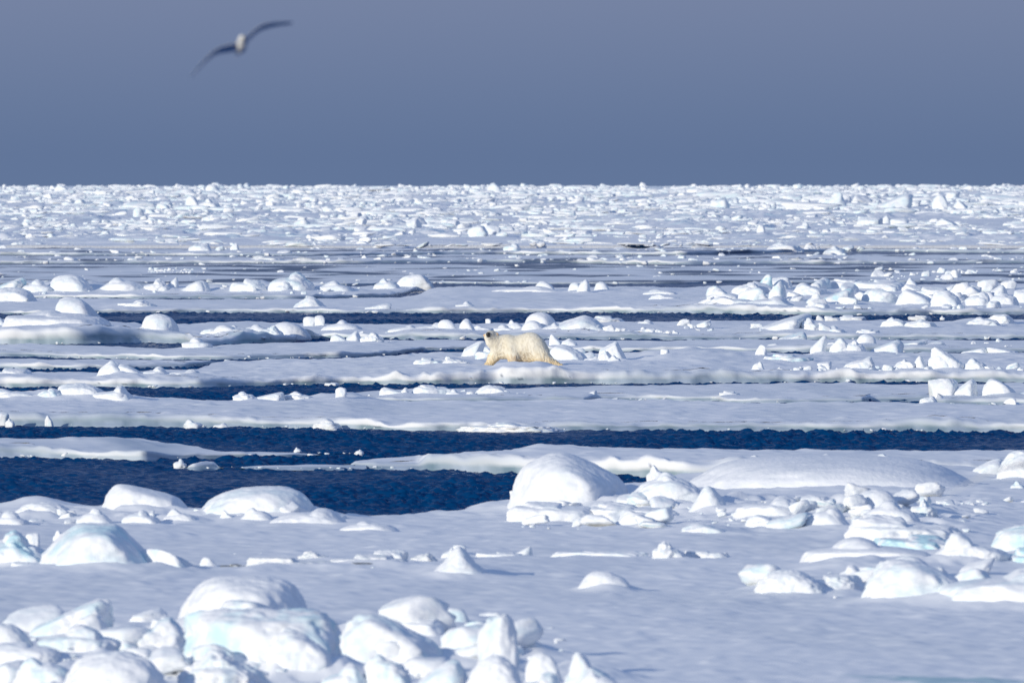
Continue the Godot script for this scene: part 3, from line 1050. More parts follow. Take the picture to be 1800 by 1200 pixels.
# ---------------------------------------------------------------- the place
func _ready():
	ready_light()
	noise_setup()
	materials()
	var bill := StandardMaterial3D.new()
	bill.albedo_color = Color(0.55, 0.42, 0.10).linear_to_srgb()
	bill.roughness = 0.5
	M.bill = bill
	pack_from = -ground(900, 436).z
	planning = true     # first find where blocks will stand, so that the snow of the floes can drift up round them
	floes()
	foreground_blocks(); near_blocks(); middle_blocks(); back_blocks()
	planning = false
	sea()
	floes()
	pack()
	lump_meshes()
	foreground_blocks()
	near_blocks()
	middle_blocks()
	back_blocks()
	far_blocks()
	loose_ice()
	bear()
	gull(Vector3(lane_x(424, 100), EYE + (295.0 - 80.0) / FOCAL * 100, -100), Vector3(deg_to_rad(20), deg_to_rad(187), deg_to_rad(-29)), "blurred white and grey gull gliding on tilted wings against the dark sky", 0.54)
	gull(Vector3(lane_x(1872, 84), EYE - (822.0 - 295.0) / FOCAL * 84, -84), Vector3(deg_to_rad(4), deg_to_rad(190), deg_to_rad(-12)), "blurred gull wing reaching in over the ice at the right edge")

func floes():
	# the big near floe
	floe("wide snow covered floe filling the whole foreground", [-260, 1330, 2060, 1330],
		[-260, 893, 0, 893, 200, 892, 340, 895, 480, 904, 590, 909, 640, 906, 800, 893, 890, 881, 1000, 862, 1100, 847, 1230, 838, 1400, 834, 2060, 832], [-260, 0.3, 2060, 0.3],
		{"step": 7.0, "dz": 0.17, "pools": [[1650, 1198, 330, 2.2], [45, 1087, 100, 1.2], [1790, 985, 60, 1.5]], "bumps": [
			[430, 1190, 1000, 14, 5.0, 0.9],
			[120, 1112, 330, 20, 0.8, 0.8], [430, 1118, 440, 41, 0.9, 0.7], [700, 1122, 330, 28, 0.8, 0.9], [880, 1150, 220, 28, 0.8, 0.8], [250, 1160, 420, 32, 0.8, 0.9], [560, 1170, 420, 32, 0.8, 0.9], [800, 1185, 300, 32, 0.8, 0.9], [1020, 1198, 170, 29, 0.8, 0.7], [80, 1172, 280, 30, 0.8, 0.9], [400, 1206, 700, 41, 0.9, 0.8],
			[1430, 1036, 240, 14, 0.7, 0.7], [1600, 1040, 260, 21, 0.8, 0.6], [1760, 1048, 320, 23, 0.9, 0.6], [1580, 985, 300, 11, 0.9, 0.6], [1590, 942, 260, 22, 1.0, 0.5],
			[960, 905, 170, 7, 0.7, 0.7], [1120, 905, 240, 8, 0.8, 0.8], [1300, 900, 280, 8, 0.8, 0.9], [1450, 915, 280, 8, 0.9, 0.9], [1350, 932, 260, 5, 0.8, 0.9], [1180, 926, 220, 4, 0.7, 0.9],
			[60, 915, 190, 15, 0.7, 0.7], [250, 918, 280, 17, 0.7, 0.7], [460, 914, 260, 16, 0.7, 0.6],
			[140, 905, 360, 10, 3.0, 0.7], [480, 910, 330, 14, 2.6, 0.5], [30, 893, 140, 8, 1.6], [75, 893, 110, 12, 1.2], [660, 925, 160, 7, 1.2], [870, 895, 90, 8, 1.4],
			[1020, 890, 300, 22, 4.0, 0.7], [1180, 895, 360, 24, 6.0, 0.9], [1400, 915, 420, 30, 7.0, 0.95], [1600, 915, 320, 22, 7.0, 0.8], [1720, 890, 240, 12, 4.0, 0.6],
			[1240, 938, 150, 12, 1.2], [810, 1010, 190, 13, 1.6], [750, 1003, 340, 6, 2.0, 0.5], [1065, 1034, 100, 22, 1.0], [1200, 1012, 160, 5, 1.0], [1000, 1015, 50, 6, 0.5], [640, 1015, 120, 4, 1.2],
			[1480, 835, 540, 26, 4.5], [1420, 1042, 260, 16, 1.6, 0.5], [1720, 1060, 480, 24, 2.6, 0.5], [1290, 1060, 90, 8, 0.8], [1560, 1000, 320, 14, 3.0, 0.4], [150, 1005, 340, 8, 2.0, 0.4], [600, 1003, 420, 6, 1.4, 0.5],
			[1120, 872, 160, 14, 2.0]]})
	floe("long low floe just behind the big rounded snow hummock", [600, 815, 660, 822, 745, 823, 900, 829, 1000, 833, 1230, 837, 2060, 838],
		[600, 814, 640, 808, 690, 803, 760, 797, 860, 794, 920, 790, 965, 784, 1010, 784, 1100, 788, 1800, 793, 2060, 794], [600, 0.05, 735, 0.10, 752, 0.27, 900, 0.30, 2060, 0.28],
		{"x0": 600.0, "face": 0.2, "bumps": [[975, 792, 120, 5, 3.0], [640, 815, 90, 5, 1.0, 0.5]]})
	floe("grey wet rounded floe awash in the near lead at the left", [-260, 800, 0, 800, 110, 803, 250, 806, 330, 803, 480, 801, 620, 797],
		[-260, 769, 0, 770, 90, 770, 170, 767, 240, 771, 300, 778, 400, 793, 620, 796], [-260, 0.12, 0, 0.14, 200, 0.13, 330, 0.08, 620, 0.03],
		{"x1": 620.0, "wet": 0.45, "bumps": [[175, 781, 190, 12, 4.0], [60, 795, 200, 10, 3.0], [250, 800, 220, 9, 3.0], [20, 783, 160, 8, 5.0], [128, 802, 30, 5, 0.6, 0.5]]})
	floe("thin strip of grey slush drifting in the near lead", [380, 820, 480, 823, 560, 823, 650, 822], [380, 819, 480, 817, 560, 816, 650, 816], [380, 0.03, 650, 0.04], {"x0": 380.0, "x1": 650.0, "wet": 0.7, "name": "slush_strip", "category": "slush strip"})
	floe("small white ice cake floating alone in the near lead", [303, 818, 340, 823, 400, 821], [303, 816, 340, 813, 370, 812, 400, 818], [303, 0.07, 340, 0.10, 400, 0.07], {"x0": 303.0, "x1": 400.0, "step": 4.0, "bumps": [[350, 819, 60, 5, 0.7, 0.7]]})
	# the long floe behind the lead
	floe("broad smooth white floe along the far bank of the near lead", [-260, 744, 0, 746, 250, 748, 500, 749, 600, 751, 740, 755, 900, 754, 1200, 754, 1500, 756, 2060, 757],
		[-260, 690, 0, 690, 200, 696, 240, 700, 420, 702, 560, 699, 620, 698, 700, 703, 900, 705, 1050, 704, 1300, 707, 1640, 709, 2060, 709], [-260, 0.26, 0, 0.26, 240, 0.24, 600, 0.22, 700, 0.14, 900, 0.14, 1200, 0.16, 2060, 0.15],
		{"bumps": [[120, 702, 280, 16, 1.8, 0.6], [600, 700, 130, 9, 4.0], [215, 738, 150, 7, 5.0], [360, 744, 220, 5, 3.0], [560, 744, 200, 8, 2.5, 0.3], [1640, 742, 190, 11, 4.0], [1430, 748, 380, 7, 4.0], [900, 748, 280, 5, 3.0], [20, 738, 80, 10, 3.0, 0.5]], "face": 0.8, "wet": 0.06, "pools": [[150, 744, 260, 1.5]]})
	floe("thin bare floe wedged between the bear's floe and the long smooth one", [560, 701, 690, 706, 1030, 706, 1050, 702, 1260, 702, 1275, 706, 1520, 707, 1530, 704, 1640, 704, 1650, 710, 2060, 711],
		[560, 696, 600, 691, 700, 685, 880, 682, 1000, 678, 1100, 676, 1300, 674.5, 1560, 674, 2060, 673], [560, 0.05, 700, 0.12, 2060, 0.14], {"x0": 560.0, "wet": 0.2})
	floe("long white floe with the polar bear on it", [-260, 678, 0, 679, 350, 679, 450, 676, 600, 674, 780, 674, 900, 673, 1100, 672.5, 1300, 671.5, 1500, 670.5, 1800, 670, 2060, 670],
		[-260, 653, 180, 653, 330, 649, 400, 635, 600, 632.5, 700, 627, 740, 621.5, 830, 621, 1040, 619.5, 1190, 619.5, 1350, 621, 2060, 622], [-260, 0.12, 400, 0.15, 560, 0.22, 800, 0.32, 1200, 0.34, 1330, 0.30, 2060, 0.32],
		{"step": 6.0, "face": 0.35, "soft": 0.1, "bumps": [[905, 656, 270, 9, 6.0], [928, 650, 120, 13, 2.2], [890, 649, 60, 7, 1.5], [1560, 664, 480, 15, 1.3, 0.6], [1220, 668, 80, 6, 2.0], [1760, 663, 300, 14, 1.3, 0.6], [20, 668, 200, 8, 5.0], [280, 668, 240, 8, 3.0, 0.4], [1240, 632, 300, 17, 9.0], [1400, 634, 160, 5, 6.0, 0.5], [800, 640, 120, 6, 3.0, 0.5], [1000, 632, 110, 6, 4.0, 0.4]]})
	floe("narrow white floe at the left edge behind the bear's floe", [-260, 647, 180, 647, 320, 645, 400, 636], [-260, 629, 33, 629, 200, 633, 400, 634], [-260, 0.12, 300, 0.12, 400, 0.05], {"x1": 400.0, "wet": 0.1, "bumps": [[290, 642, 120, 6, 4.0]]})
	floe("white floe left of the bear with a dark crack along its front", [-260, 623, 33, 625, 200, 629, 390, 630.5, 600, 627, 690, 623, 740, 614.5, 850, 613], [-260, 605, 30, 608, 100, 612, 320, 611, 345, 608, 500, 604, 600, 598.5, 700, 598, 850, 598], [-260, 0.13, 850, 0.12], {"x1": 850.0, "bumps": [[90, 612, 260, 5, 8.0], [580, 622, 120, 4, 4.0]]})
	floe("flat white floe behind and right of the bear", [820, 614, 1036, 616, 1190, 616, 1345, 617.5, 1600, 617.5, 2060, 617], [820, 601, 1000, 599, 1200, 598.5, 1330, 598, 2060, 597.5], [820, 0.11, 2060, 0.12], {"x0": 820.0, "wet": 0.08, "bumps": [[1500, 612, 260, 4, 8.0]]})
	floe("hummocky floe under the rounded domes at the left and behind the bear", [-260, 602, 33, 603, 140, 603, 250, 601, 320, 601.5, 345, 605, 500, 600.5, 560, 593.5, 700, 594.5, 1000, 595, 1200, 595.5, 1340, 595, 2060, 594.5],
		[-260, 562, 50, 562, 180, 570, 310, 571, 420, 567, 530, 569, 660, 570, 780, 569, 860, 568, 960, 565, 1100, 567, 1340, 564, 2060, 564], [-260, 0.16, 2060, 0.15],
		{"pools": [[590, 589, 130, 5.0], [750, 592, 170, 4.0], [470, 596, 160, 4.0], [1380, 592, 120, 3.0]], "bumps": [[110, 592, 380, 22, 14.0], [200, 585, 180, 10, 9.0], [520, 588, 230, 11, 3.0, 0.5], [430, 594, 220, 9, 2.5, 0.6], [860, 582, 230, 9, 3.5, 0.4], [990, 584, 190, 13, 4.0, 0.4], [1100, 590, 180, 6, 8.0, 0.7], [1380, 582, 160, 9, 10.0, 0.3], [1590, 573, 220, 8, 3.0, 0.5], [1740, 570, 180, 10, 3.0, 0.6], [760, 585, 120, 6, 8.0]]})
	floe("snowy floe along the far bank of the second lead", [-260, 550, 90, 551, 180, 549, 350, 548, 500, 548, 600, 548.5, 760, 549, 980, 548, 1200, 549.5, 1300, 551, 1500, 553, 1650, 552, 2060, 550],
		[-260, 525, 60, 525, 300, 526, 500, 526.5, 700, 524, 730, 519, 780, 506, 900, 505, 1050, 507, 1200, 507, 1250, 504, 1800, 498, 2060, 498], [-260, 0.12, 700, 0.12, 800, 0.2, 1300, 0.26, 2060, 0.2],
		{"bumps": [[1400, 536, 360, 14, 4.0, 0.7], [1450, 524, 380, 16, 4.0, 0.7], [1500, 512, 360, 14, 4.0, 0.5], [1680, 530, 360, 16, 4.0, 0.7], [1740, 518, 300, 12, 4.0, 0.7], [1300, 545, 200, 10, 10.0, 0.6], [850, 512, 260, 6, 16.0], [1080, 512, 260, 7, 14.0, 0.3], [1040, 548, 160, 8, 7.0], [230, 540, 120, 5, 6.0, 0.6]]})
	floe("ridged floe crowned by a row of white hummocks at the left", [-260, 521, 60, 523, 300, 523.5, 500, 524, 680, 521, 760, 506], [-260, 505, 300, 507, 560, 506, 700, 502, 760, 503], [-260, 0.13, 700, 0.13, 760, 0.06], {"x1": 760.0, "bumps": [[60, 514, 260, 16, 3.0, 0.5], [220, 514, 260, 13, 3.0, 0.5], [400, 514, 240, 11, 3.0, 0.5], [530, 514, 260, 16, 3.0, 0.5]]})
	floe("dark grey sheet of new ice beyond the snowy hummocks", [-260, 499, 600, 500, 760, 497, 900, 498, 1200, 498, 1280, 496, 2060, 493], [-260, 466, 600, 465, 860, 463, 1200, 468, 2060, 464], [-260, 0.06, 2060, 0.06], {"wet": 0.3, "dark": 0.25, "rough": 0.9, "dz": 1.6, "name": "new_ice_sheet", "category": "new ice"})
	floe("white strip of floe beyond the dark new ice", [-260, 463, 600, 462, 860, 460, 1200, 464, 1350, 463, 2060, 461], [-260, 450, 500, 451, 900, 448, 1200, 450, 1500, 447, 2060, 450], [-260, 0.15, 2060, 0.18], {"wet": 0.2, "dark": 0.10, "dz": 1.9})
	floe("second white strip of floe beyond the dark new ice", [-260, 447, 500, 449, 900, 446, 1200, 447, 1500, 441, 1760, 444, 2060, 446], [-260, 436, 500, 437, 900, 437, 1200, 436, 1500, 437, 2060, 437], [-260, 0.15, 2060, 0.18], {"wet": 0.2, "dark": 0.14, "dz": 2.4})

func foreground_blocks():
	# the broken ridge at the bottom
	var o := {"h": 0.42, "sharp": 6.0, "rough": 0.09, "ice": 0.3}
	var hm := {"h": 0.42, "sharp": 4.5, "rough": 0.09, "name": "snow_hummock", "ice": 0.04}
	block([318, 1158, 320, 1085, 340, 1074, 560, 1071, 590, 1084, 600, 1158], 318, 600, 1070, 1158, "broad blue-tinged ice wall below the grey table-topped hummock in the foreground", {"h": 0.4, "sharp": 8.0, "rough": 0.10, "ice": 0.5, "depth": 1.2})
	block([312, 1080, 322, 1055, 345, 1030, 375, 1014, 440, 1015, 500, 1022, 525, 1045, 542, 1080], 312, 542, 1013, 1082, "grey table-topped hummock, the largest in the foreground ridge", {"h": 0.75, "sharp": 8.0, "rough": 0.05, "name": "snow_hummock", "ice": 0.0, "depth": 1.5, "lean": 1.4})
	block("tilt", 48, 198, 1052, 1120, "tilted ice slab rising to the right in the foreground ridge at the left", {"h": 0.42, "sharp": 8.0, "rough": 0.10, "ice": 0.35})
	block("dome", -40, 58, 1096, 1145, "small snow dome at the left edge of the foreground ridge", hm)
	block("rock", 203, 330, 1092, 1150, "rounded block left of the dark slit in the foreground ridge", o)
	block("wedge", 460, 604, 1107, 1186, "big white wedge below the blue-tinged ice wall", {"h": 0.4, "sharp": 7.0, "rough": 0.08, "ice": 0.12})
	block("rock", 512, 604, 1078, 1134, "white block at the right end of the blue-tinged ice wall", {"h": 0.45, "sharp": 6.0, "rough": 0.12, "ice": 0.4})
	block("tilt", 224, 254, 1126, 1146, "added black wedge standing for shade in the slit between two blocks of the foreground ridge", {"dirty": 0.97, "sharp": 8.0, "depth": 0.12})  # added piece whose black colour paints the shadow gap between the blocks
	block("dome", 100, 305, 1146, 1228, "big smooth white dome at the bottom edge, left of centre of the ridge", hm)
	block("wedge", 585, 800, 1080, 1176, "long white wedge sloping down to the right in the foreground ridge", {"h": 0.4, "sharp": 7.0, "rough": 0.10, "ice": 0.3})
	block("plate", 695, 782, 1086, 1112, "small flat slab on the back of the long white wedge", {"h": 0.6, "sharp": 10.0, "rough": 0.07, "ice": 0.1, "name": "ice_slab"})
	block([838, 1190, 836, 1120, 850, 1088, 870, 1079, 892, 1082, 908, 1110, 914, 1190], 836, 914, 1079, 1190, "upright rounded ice stump standing tallest near the ridge's right end", {"h": 0.4, "sharp": 5.0, "rough": 0.12, "ice": 0.35})
	block("dome", 812, 925, 1152, 1222, "snow dome at the foot of the upright ice stump", hm)
	block("rock", 990, 1080, 1146, 1220, "rightmost tall block of the foreground ridge", o)
	block("dome", 920, 990, 1147, 1206, "rounded lump between the upright stump and the rightmost tall block", hm)
	block("plate", 900, 955, 1116, 1145, "little flat block right of the upright ice stump", o)
	block("rock", 300, 484, 1142, 1222, "jumbled snow heap at the bottom edge below the ice wall", {"h": 0.4, "sharp": 5.0, "rough": 0.2, "ice": 0.2})
	block("rock", 636, 724, 1150, 1216, "blocky lump at the bottom edge under the long white wedge", {"h": 0.4, "sharp": 6.0, "rough": 0.16, "ice": 0.3})
	block("-wedge", 722, 825, 1160, 1220, "lump sloping down to the left at the bottom edge", o)
	block("plate", -30, 112, 1130, 1168, "flat snow shelf low at the left edge of the foreground ridge", hm)
	block("low", 20, 135, 1155, 1205, "low grey-white lump left of the big smooth bottom dome", o)
	block("rock", 62, 212, 1098, 1146, "rough white block under the tilted slab at the left", o)
	block("low", 330, 470, 1112, 1160, "squat white lump in front of the ice wall", {"h": 0.4, "sharp": 5.0, "rough": 0.14, "ice": 0.25})
	block("low", 560, 660, 1165, 1215, "low lump between the white wedge and the bottom edge", o)
	block("low", 1010, 1110, 1180, 1230, "low snow lump at the bottom edge by the rightmost tall block", hm)
	block("rock", 900, 1000, 1182, 1230, "rough block at the bottom edge below the rounded lump", o)
	rubble(50, -10, 960, 1090, 1205, 40, 120, 0.6, 0.42, "white chunk among the foreground ridge's blocks", "chunks in the foreground ridge")
	# the blue-grey slab at the left
	block([62, 1003, 78, 975, 105, 945, 135, 924, 205, 925, 235, 955, 268, 985, 282, 1003], 62, 282, 922, 1004, "large blue-grey slanting slab at the left, above the foreground ridge", {"h": 0.3, "sharp": 9.0, "rough": 0.05, "ice": 0.45, "depth": 2.2, "lean": 1.6, "name": "ice_slab"})
	block("rock", -60, 84, 932, 1000, "blue-tinged block at the left edge beside the large slanting slab", {"h": 0.3, "sharp": 6.0, "rough": 0.12, "ice": 0.7})
	block("cube", 44, 70, 936, 966, "upright knob on the block at the left edge", {"h": 0.55, "ice": 0.1})
	block("rock", 92, 118, 932, 952, "small white knob on top of the slanting slab", {"h": 0.7, "ice": 0.05})
	block("plate", 14, 80, 987, 1004, "thin white slab lying before the blue-tinged block at the left edge", {"h": 0.3, "name": "ice_slab"})
	block([258, 1004, 260, 972, 266, 965, 280, 980, 305, 1004], 258, 305, 964, 1005, "dark shaded fin of ice at the right foot of the slanting slab", {"h": 0.3, "sharp": 12.0, "rough": 0.05, "ice": 0.3, "turn": 0.9, "depth": 0.7})
	block("-tilt", 300, 348, 976, 1004, "low grey slab right of the dark shaded fin", {"h": 0.3, "name": "ice_slab", "turn": 0.6})
	block("wedge", 350, 384, 979, 1003, "small pointed wedge before the ragged crack", {"h": 0.3, "turn": 0.8})
	# the ragged crack
	block("plate", 378, 434, 991, 1003, "dark dirty slab at the left end of the ragged crack", {"h": 0.3, "dirty": 0.85, "name": "ice_slab"})
	block("plate", 428, 588, 979, 1001, "long broken plate along the ragged crack, topped by a rough lump", {"h": 0.3, "sharp": 10.0, "rough": 0.1, "ice": 0.1, "depth": 0.6, "dirty": 0.12, "name": "ice_slab"})
	block("rock", 522, 584, 968, 988, "rough lump on the long broken plate by the crack", {"h": 0.4, "rough": 0.2, "dirty": 0.12})
	block("plate", 580, 718, 974, 993, "straight grey plate with a dark foot in the middle of the crack", {"h": 0.3, "sharp": 10.0, "rough": 0.08, "depth": 0.6, "name": "ice_slab", "dirty": 0.1})
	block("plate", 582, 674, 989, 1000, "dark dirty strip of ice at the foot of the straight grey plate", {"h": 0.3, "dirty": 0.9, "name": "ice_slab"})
	block("cube", 656, 718, 966, 990, "squarish block on the right end of the straight grey plate", {"h": 0.34, "rough": 0.12})
	block("rock", 716, 770, 972, 990, "crumbled grey block right of the straight plate", {"h": 0.3, "rough": 0.2, "dirty": 0.15})
	block("rock", 775, 806, 962, 986, "leaning block just behind the snow cone by the crack", {"h": 0.3})
	block("cone", 745, 870, 958, 1014, "steep snow cone standing before the crack", {"h": 0.3, "sharp": 5.0, "rough": 0.08, "name": "snow_hummock", "ice": 0.1, "depth": 1.0})
	block("cube", 796, 820, 957, 976, "knob on the tip of the snow cone by the crack", {"h": 0.42})
	block("plate", 836, 922, 970, 979, "thin white plate right of the snow cone", {"h": 0.3, "name": "ice_slab", "depth": 0.4})
	block("tilt", 904, 936, 960, 978, "little tilted cube ending the thin white plate", {"h": 0.3})
	block("plate", 968, 1150, 968, 978, "long thin upturned edge of ice left of the rough white clump", {"h": 0.3, "name": "ice_slab", "depth": 0.4, "sharp": 12.0})
	block("rock", 1146, 1206, 951, 981, "rough white clump standing alone on the flat snow", {"h": 0.3, "rough": 0.2, "depth": 0.5})
	block("plate", 1200, 1284, 968, 979, "thin broken edge of ice right of the rough white clump", {"h": 0.3, "name": "ice_slab", "depth": 0.4, "rough": 0.12})
	block("dome", 1016, 1110, 1008, 1037, "low smooth snow mound alone on the flat foreground snow", {"h": 0.28, "sharp": 3.5, "rough": 0.05, "name": "snow_hummock", "ice": 0.0})
	block("wedge", 1198, 1290, 920, 940, "small white wedge with a dark right side before the long rubble", {"h": 0.3, "sharp": 7.0, "ice": 0.2})

func near_blocks():
	var hm := {"h": 0.4, "sharp": 4.5, "rough": 0.08, "name": "snow_hummock", "ice": 0.05}
	# right front cluster
	block("dome", 1326, 1452, 1002, 1042, "white rounded block at the left end of the right front cluster", {"h": 0.3, "sharp": 5.0, "rough": 0.10, "ice": 0.1})
	block("plate", 1400, 1524, 1010, 1040, "flat-topped white block second from the left in the right front cluster", {"h": 0.3, "sharp": 6.0, "rough": 0.10, "ice": 0.15})
	block("rock", 1476, 1530, 993, 1024, "small white block behind the flat-topped one at the right front", {"h": 0.34, "ice": 0.05})
	block("peak", 1532, 1566, 986, 1018, "little pointed block at the top of the right front cluster", {"h": 0.4})
	block("wedge", 1518, 1720, 984, 1050, "broad white block in the middle of the right front cluster", {"h": 0.32, "sharp": 5.5, "rough": 0.10, "ice": 0.2})
	block("low", 1640, 1930, 996, 1060, "huge low snow block running off the right edge at the front", {"h": 0.32, "sharp": 5.0, "rough": 0.10, "ice": 0.2, "depth": 2.0})
	block("dome", 1552, 1646, 977, 1016, "rounded white lump on the broad block of the right front cluster", {"h": 0.45, "sharp": 4.5, "rough": 0.08, "name": "snow_hummock"})
	block("rock", 1642, 1782, 936, 996, "large smooth white boulder above the turquoise hollow at the right", {"h": 0.4, "sharp": 5.0, "rough": 0.08, "ice": 0.08})
	block("plate", 1762, 1880, 962, 1000, "turquoise ice in the hollow at the right edge", {"h": 0.32, "ice": 1.6, "sharp": 6.0, "rough": 0.1})
	block("dome", 1740, 1900, 921, 978, "grey-topped hummock at the right edge above the turquoise hollow", {"h": 0.4, "sharp": 6.0, "rough": 0.08, "ice": 0.5})
	block("low", 1410, 1660, 945, 988, "smooth low snow shelf jutting left beneath the layered ledge", {"h": 0.3, "sharp": 4.0, "rough": 0.05, "name": "snow_hummock", "ice": 0.0, "depth": 1.8})
	block("plate", 1530, 1690, 940, 968, "turquoise undercut band beneath the layered ledge", {"h": 0.34, "ice": 1.3, "sharp": 8.0, "rough": 0.1})
	block("plate", 1482, 1700, 904, 958, "layered snow ledge overhanging the turquoise band", {"h": 0.42, "sharp": 5.0, "rough": 0.14, "ice": 0.06, "depth": 1.4})
	block("rock", 1510, 1620, 880, 925, "rounded heap on top of the layered ledge", hm)
	# the big hummock and the rubble to its right
	block([893, 890, 902, 855, 913, 828, 945, 808, 985, 797, 1010, 800, 1060, 824, 1094, 840, 1106, 866, 1102, 890], 893, 1108, 797, 890, "biggest rounded snow hummock, standing beside the near lead", {"h": 0.3, "sharp": 9.0, "rough": 0.045, "ice": 0.05, "depth": 2.6, "lean": 1.5, "name": "snow_hummock", "level": 34})
	block("low", 1098, 1256, 832, 886, "low snow hummock with a knob, right of the biggest hummock", {"h": 0.3, "sharp": 4.5, "rough": 0.10, "ice": 0.1, "name": "snow_hummock"})
	block("rock", 1136, 1178, 817, 846, "knob on the low hummock right of the biggest one", {"h": 0.5, "ice": 0.05})
	block("peak", 1212, 1284, 854, 896, "little peaked hummock with a shaded right side in the long rubble", {"h": 0.35, "sharp": 6.0, "rough": 0.08, "ice": 0.1, "name": "snow_hummock"})
	block("plate", 890, 1050, 882, 916, "flat-topped white block at the left end of the long rubble", {"h": 0.32, "sharp": 7.0, "rough": 0.07, "ice": 0.1})
	block("plate", 1020, 1200, 884, 914, "second flat white block of the long rubble, below the biggest hummock", {"h": 0.32, "sharp": 5.5, "rough": 0.12, "ice": 0.1})
	block("low", 1080, 1170, 896, 924, "rounded lump in front of the second flat block of the rubble", hm)
	block("rock", 1310, 1400, 905, 928, "small squared lump at the lower edge of the long rubble", {"h": 0.32, "ice": 0.1})
	block("low", 1405, 1500, 893, 930, "lumpy block near the middle of the long rubble", hm)
	block("dome", 1500, 1584, 860, 892, "round snow dome at the upper right of the long rubble", hm)
	block("low", 1290, 1420, 872, 905, "long low lump at the top of the long rubble", hm)
	block("rock", 1600, 1650, 876, 905, "dark-sided crumbling block at the right end of the long rubble", {"h": 0.4, "rough": 0.2, "ice": 0.3})
	rubble(48, 905, 1660, 872, 932, 22, 78, 0.55, 0.36, "white chunk in the long rubble", "chunks in the long rubble", 0.7)
	rubble(18, 1345, 1800, 1002, 1050, 30, 100, 0.55, 0.34, "white chunk in the right front cluster", "chunks in the right front cluster")
	rubble(20, -10, 600, 898, 922, 20, 62, 0.6, 0.34, "white lump on the near floe's rim at the left", "lumps on the near floe's rim")
	rubble(12, 1660, 1850, 880, 915, 16, 44, 0.5, 0.34, "white chunk on the snow below the right edge's hummock", "chunks at the right edge")
	block([1205, 862, 1222, 838, 1248, 822, 1295, 811, 1400, 807, 1550, 807, 1640, 812, 1690, 826, 1730, 862], 1205, 1730, 806, 864, "long whaleback of smooth snow beyond the rubble at the right", {"h": 0.3, "sharp": 5.0, "rough": 0.03, "ice": 0.0, "depth": 7.0, "lean": 0.8, "name": "snow_hummock", "level": 30})
	block("low", 1308, 1348, 803, 814, "leftmost small lump on the crest of the long whaleback", {"h": 0.9, "ice": 0.05})
	block("rock", 1428, 1494, 797, 814, "middle lump on the crest of the long whaleback", {"h": 0.9, "ice": 0.05})
	block("low", 1534, 1578, 797, 810, "right lump on the crest of the long whaleback", {"h": 0.9})
	block("-wedge", 1704, 1776, 806, 838, "low tail of the hummock at the right edge by the lead", {"h": 0.3})
	block("dome", 1752, 1870, 792, 848, "white hummock at the right edge beside the near lead", {"h": 0.3, "sharp": 5.0, "rough": 0.12, "name": "snow_hummock"})
	block("rock", 1776, 1806, 845, 864, "small blue-tinged knob below the hummock at the right edge", {"h": 0.3, "ice": 0.4})
	# hummocks on the near floe's far rim at the left
	block([174, 900, 178, 880, 196, 856, 212, 852, 240, 858, 300, 870, 320, 884, 331, 900], 174, 331, 852, 902, "steep-fronted white hummock before the dark lead at the left", {"h": 0.3, "sharp": 8.0, "rough": 0.045, "name": "snow_hummock", "ice": 0.03, "depth": 1.5, "lean": 1.4})
	block([346, 912, 346, 897, 352, 888, 400, 867, 460, 859, 512, 862, 540, 876, 555, 906], 346, 556, 859, 914, "overhanging white hummock with a blue underside before the dark lead", {"h": 0.3, "sharp": 7.0, "rough": 0.06, "name": "snow_hummock", "ice": 0.2, "depth": 1.6})
	block("plate", 360, 500, 893, 912, "pale blue ice under the overhanging hummock", {"h": 0.3, "ice": 1.0, "sharp": 6.0, "down": 0.02})
	block("dome", 20, 132, 882, 906, "low snow dome at the lead's edge near the left border", hm)
	block("rock", -20, 50, 898, 924, "rounded lump at the left border beside the lead", hm)
	block("low", 134, 200, 893, 922, "left lump in the row below the steep-fronted hummock", hm)
	block("rock", 212, 282, 896, 922, "middle lump in the row below the steep-fronted hummock", {"h": 0.32, "sharp": 5.0, "ice": 0.12})
	block("low", 284, 350, 893, 918, "right lump in the row below the steep-fronted hummock", hm)
	block("rock", 386, 412, 896, 914, "small white stub under the overhanging hummock", {"h": 0.3})
	block("low", 420, 486, 892, 917, "white lump under the right half of the overhanging hummock", hm)
	block("low", 470, 612, 894, 924, "broad low snow bank at the tip of the near lead", {"h": 0.3, "sharp": 4.0, "rough": 0.06, "name": "snow_hummock", "ice": 0.0, "depth": 1.4})
	block("low", 596, 702, 916, 934, "low white ripple of snow below the near lead's tip", {"h": 0.3, "sharp": 4.0, "name": "snow_hummock", "ice": 0.0})
	block("rock", 304, 328, 806, 820, "small rounded knob on the ice cake in the near lead", {"h": 0.08})
	block("rock", 516, 530, 786, 796, "tiny knob of ice on the grey strip in the near lead", {"h": 0.03})
	block("rock", 624, 640, 790, 798, "tiny bit of ice adrift right of the grey strip", {"h": 0.02})

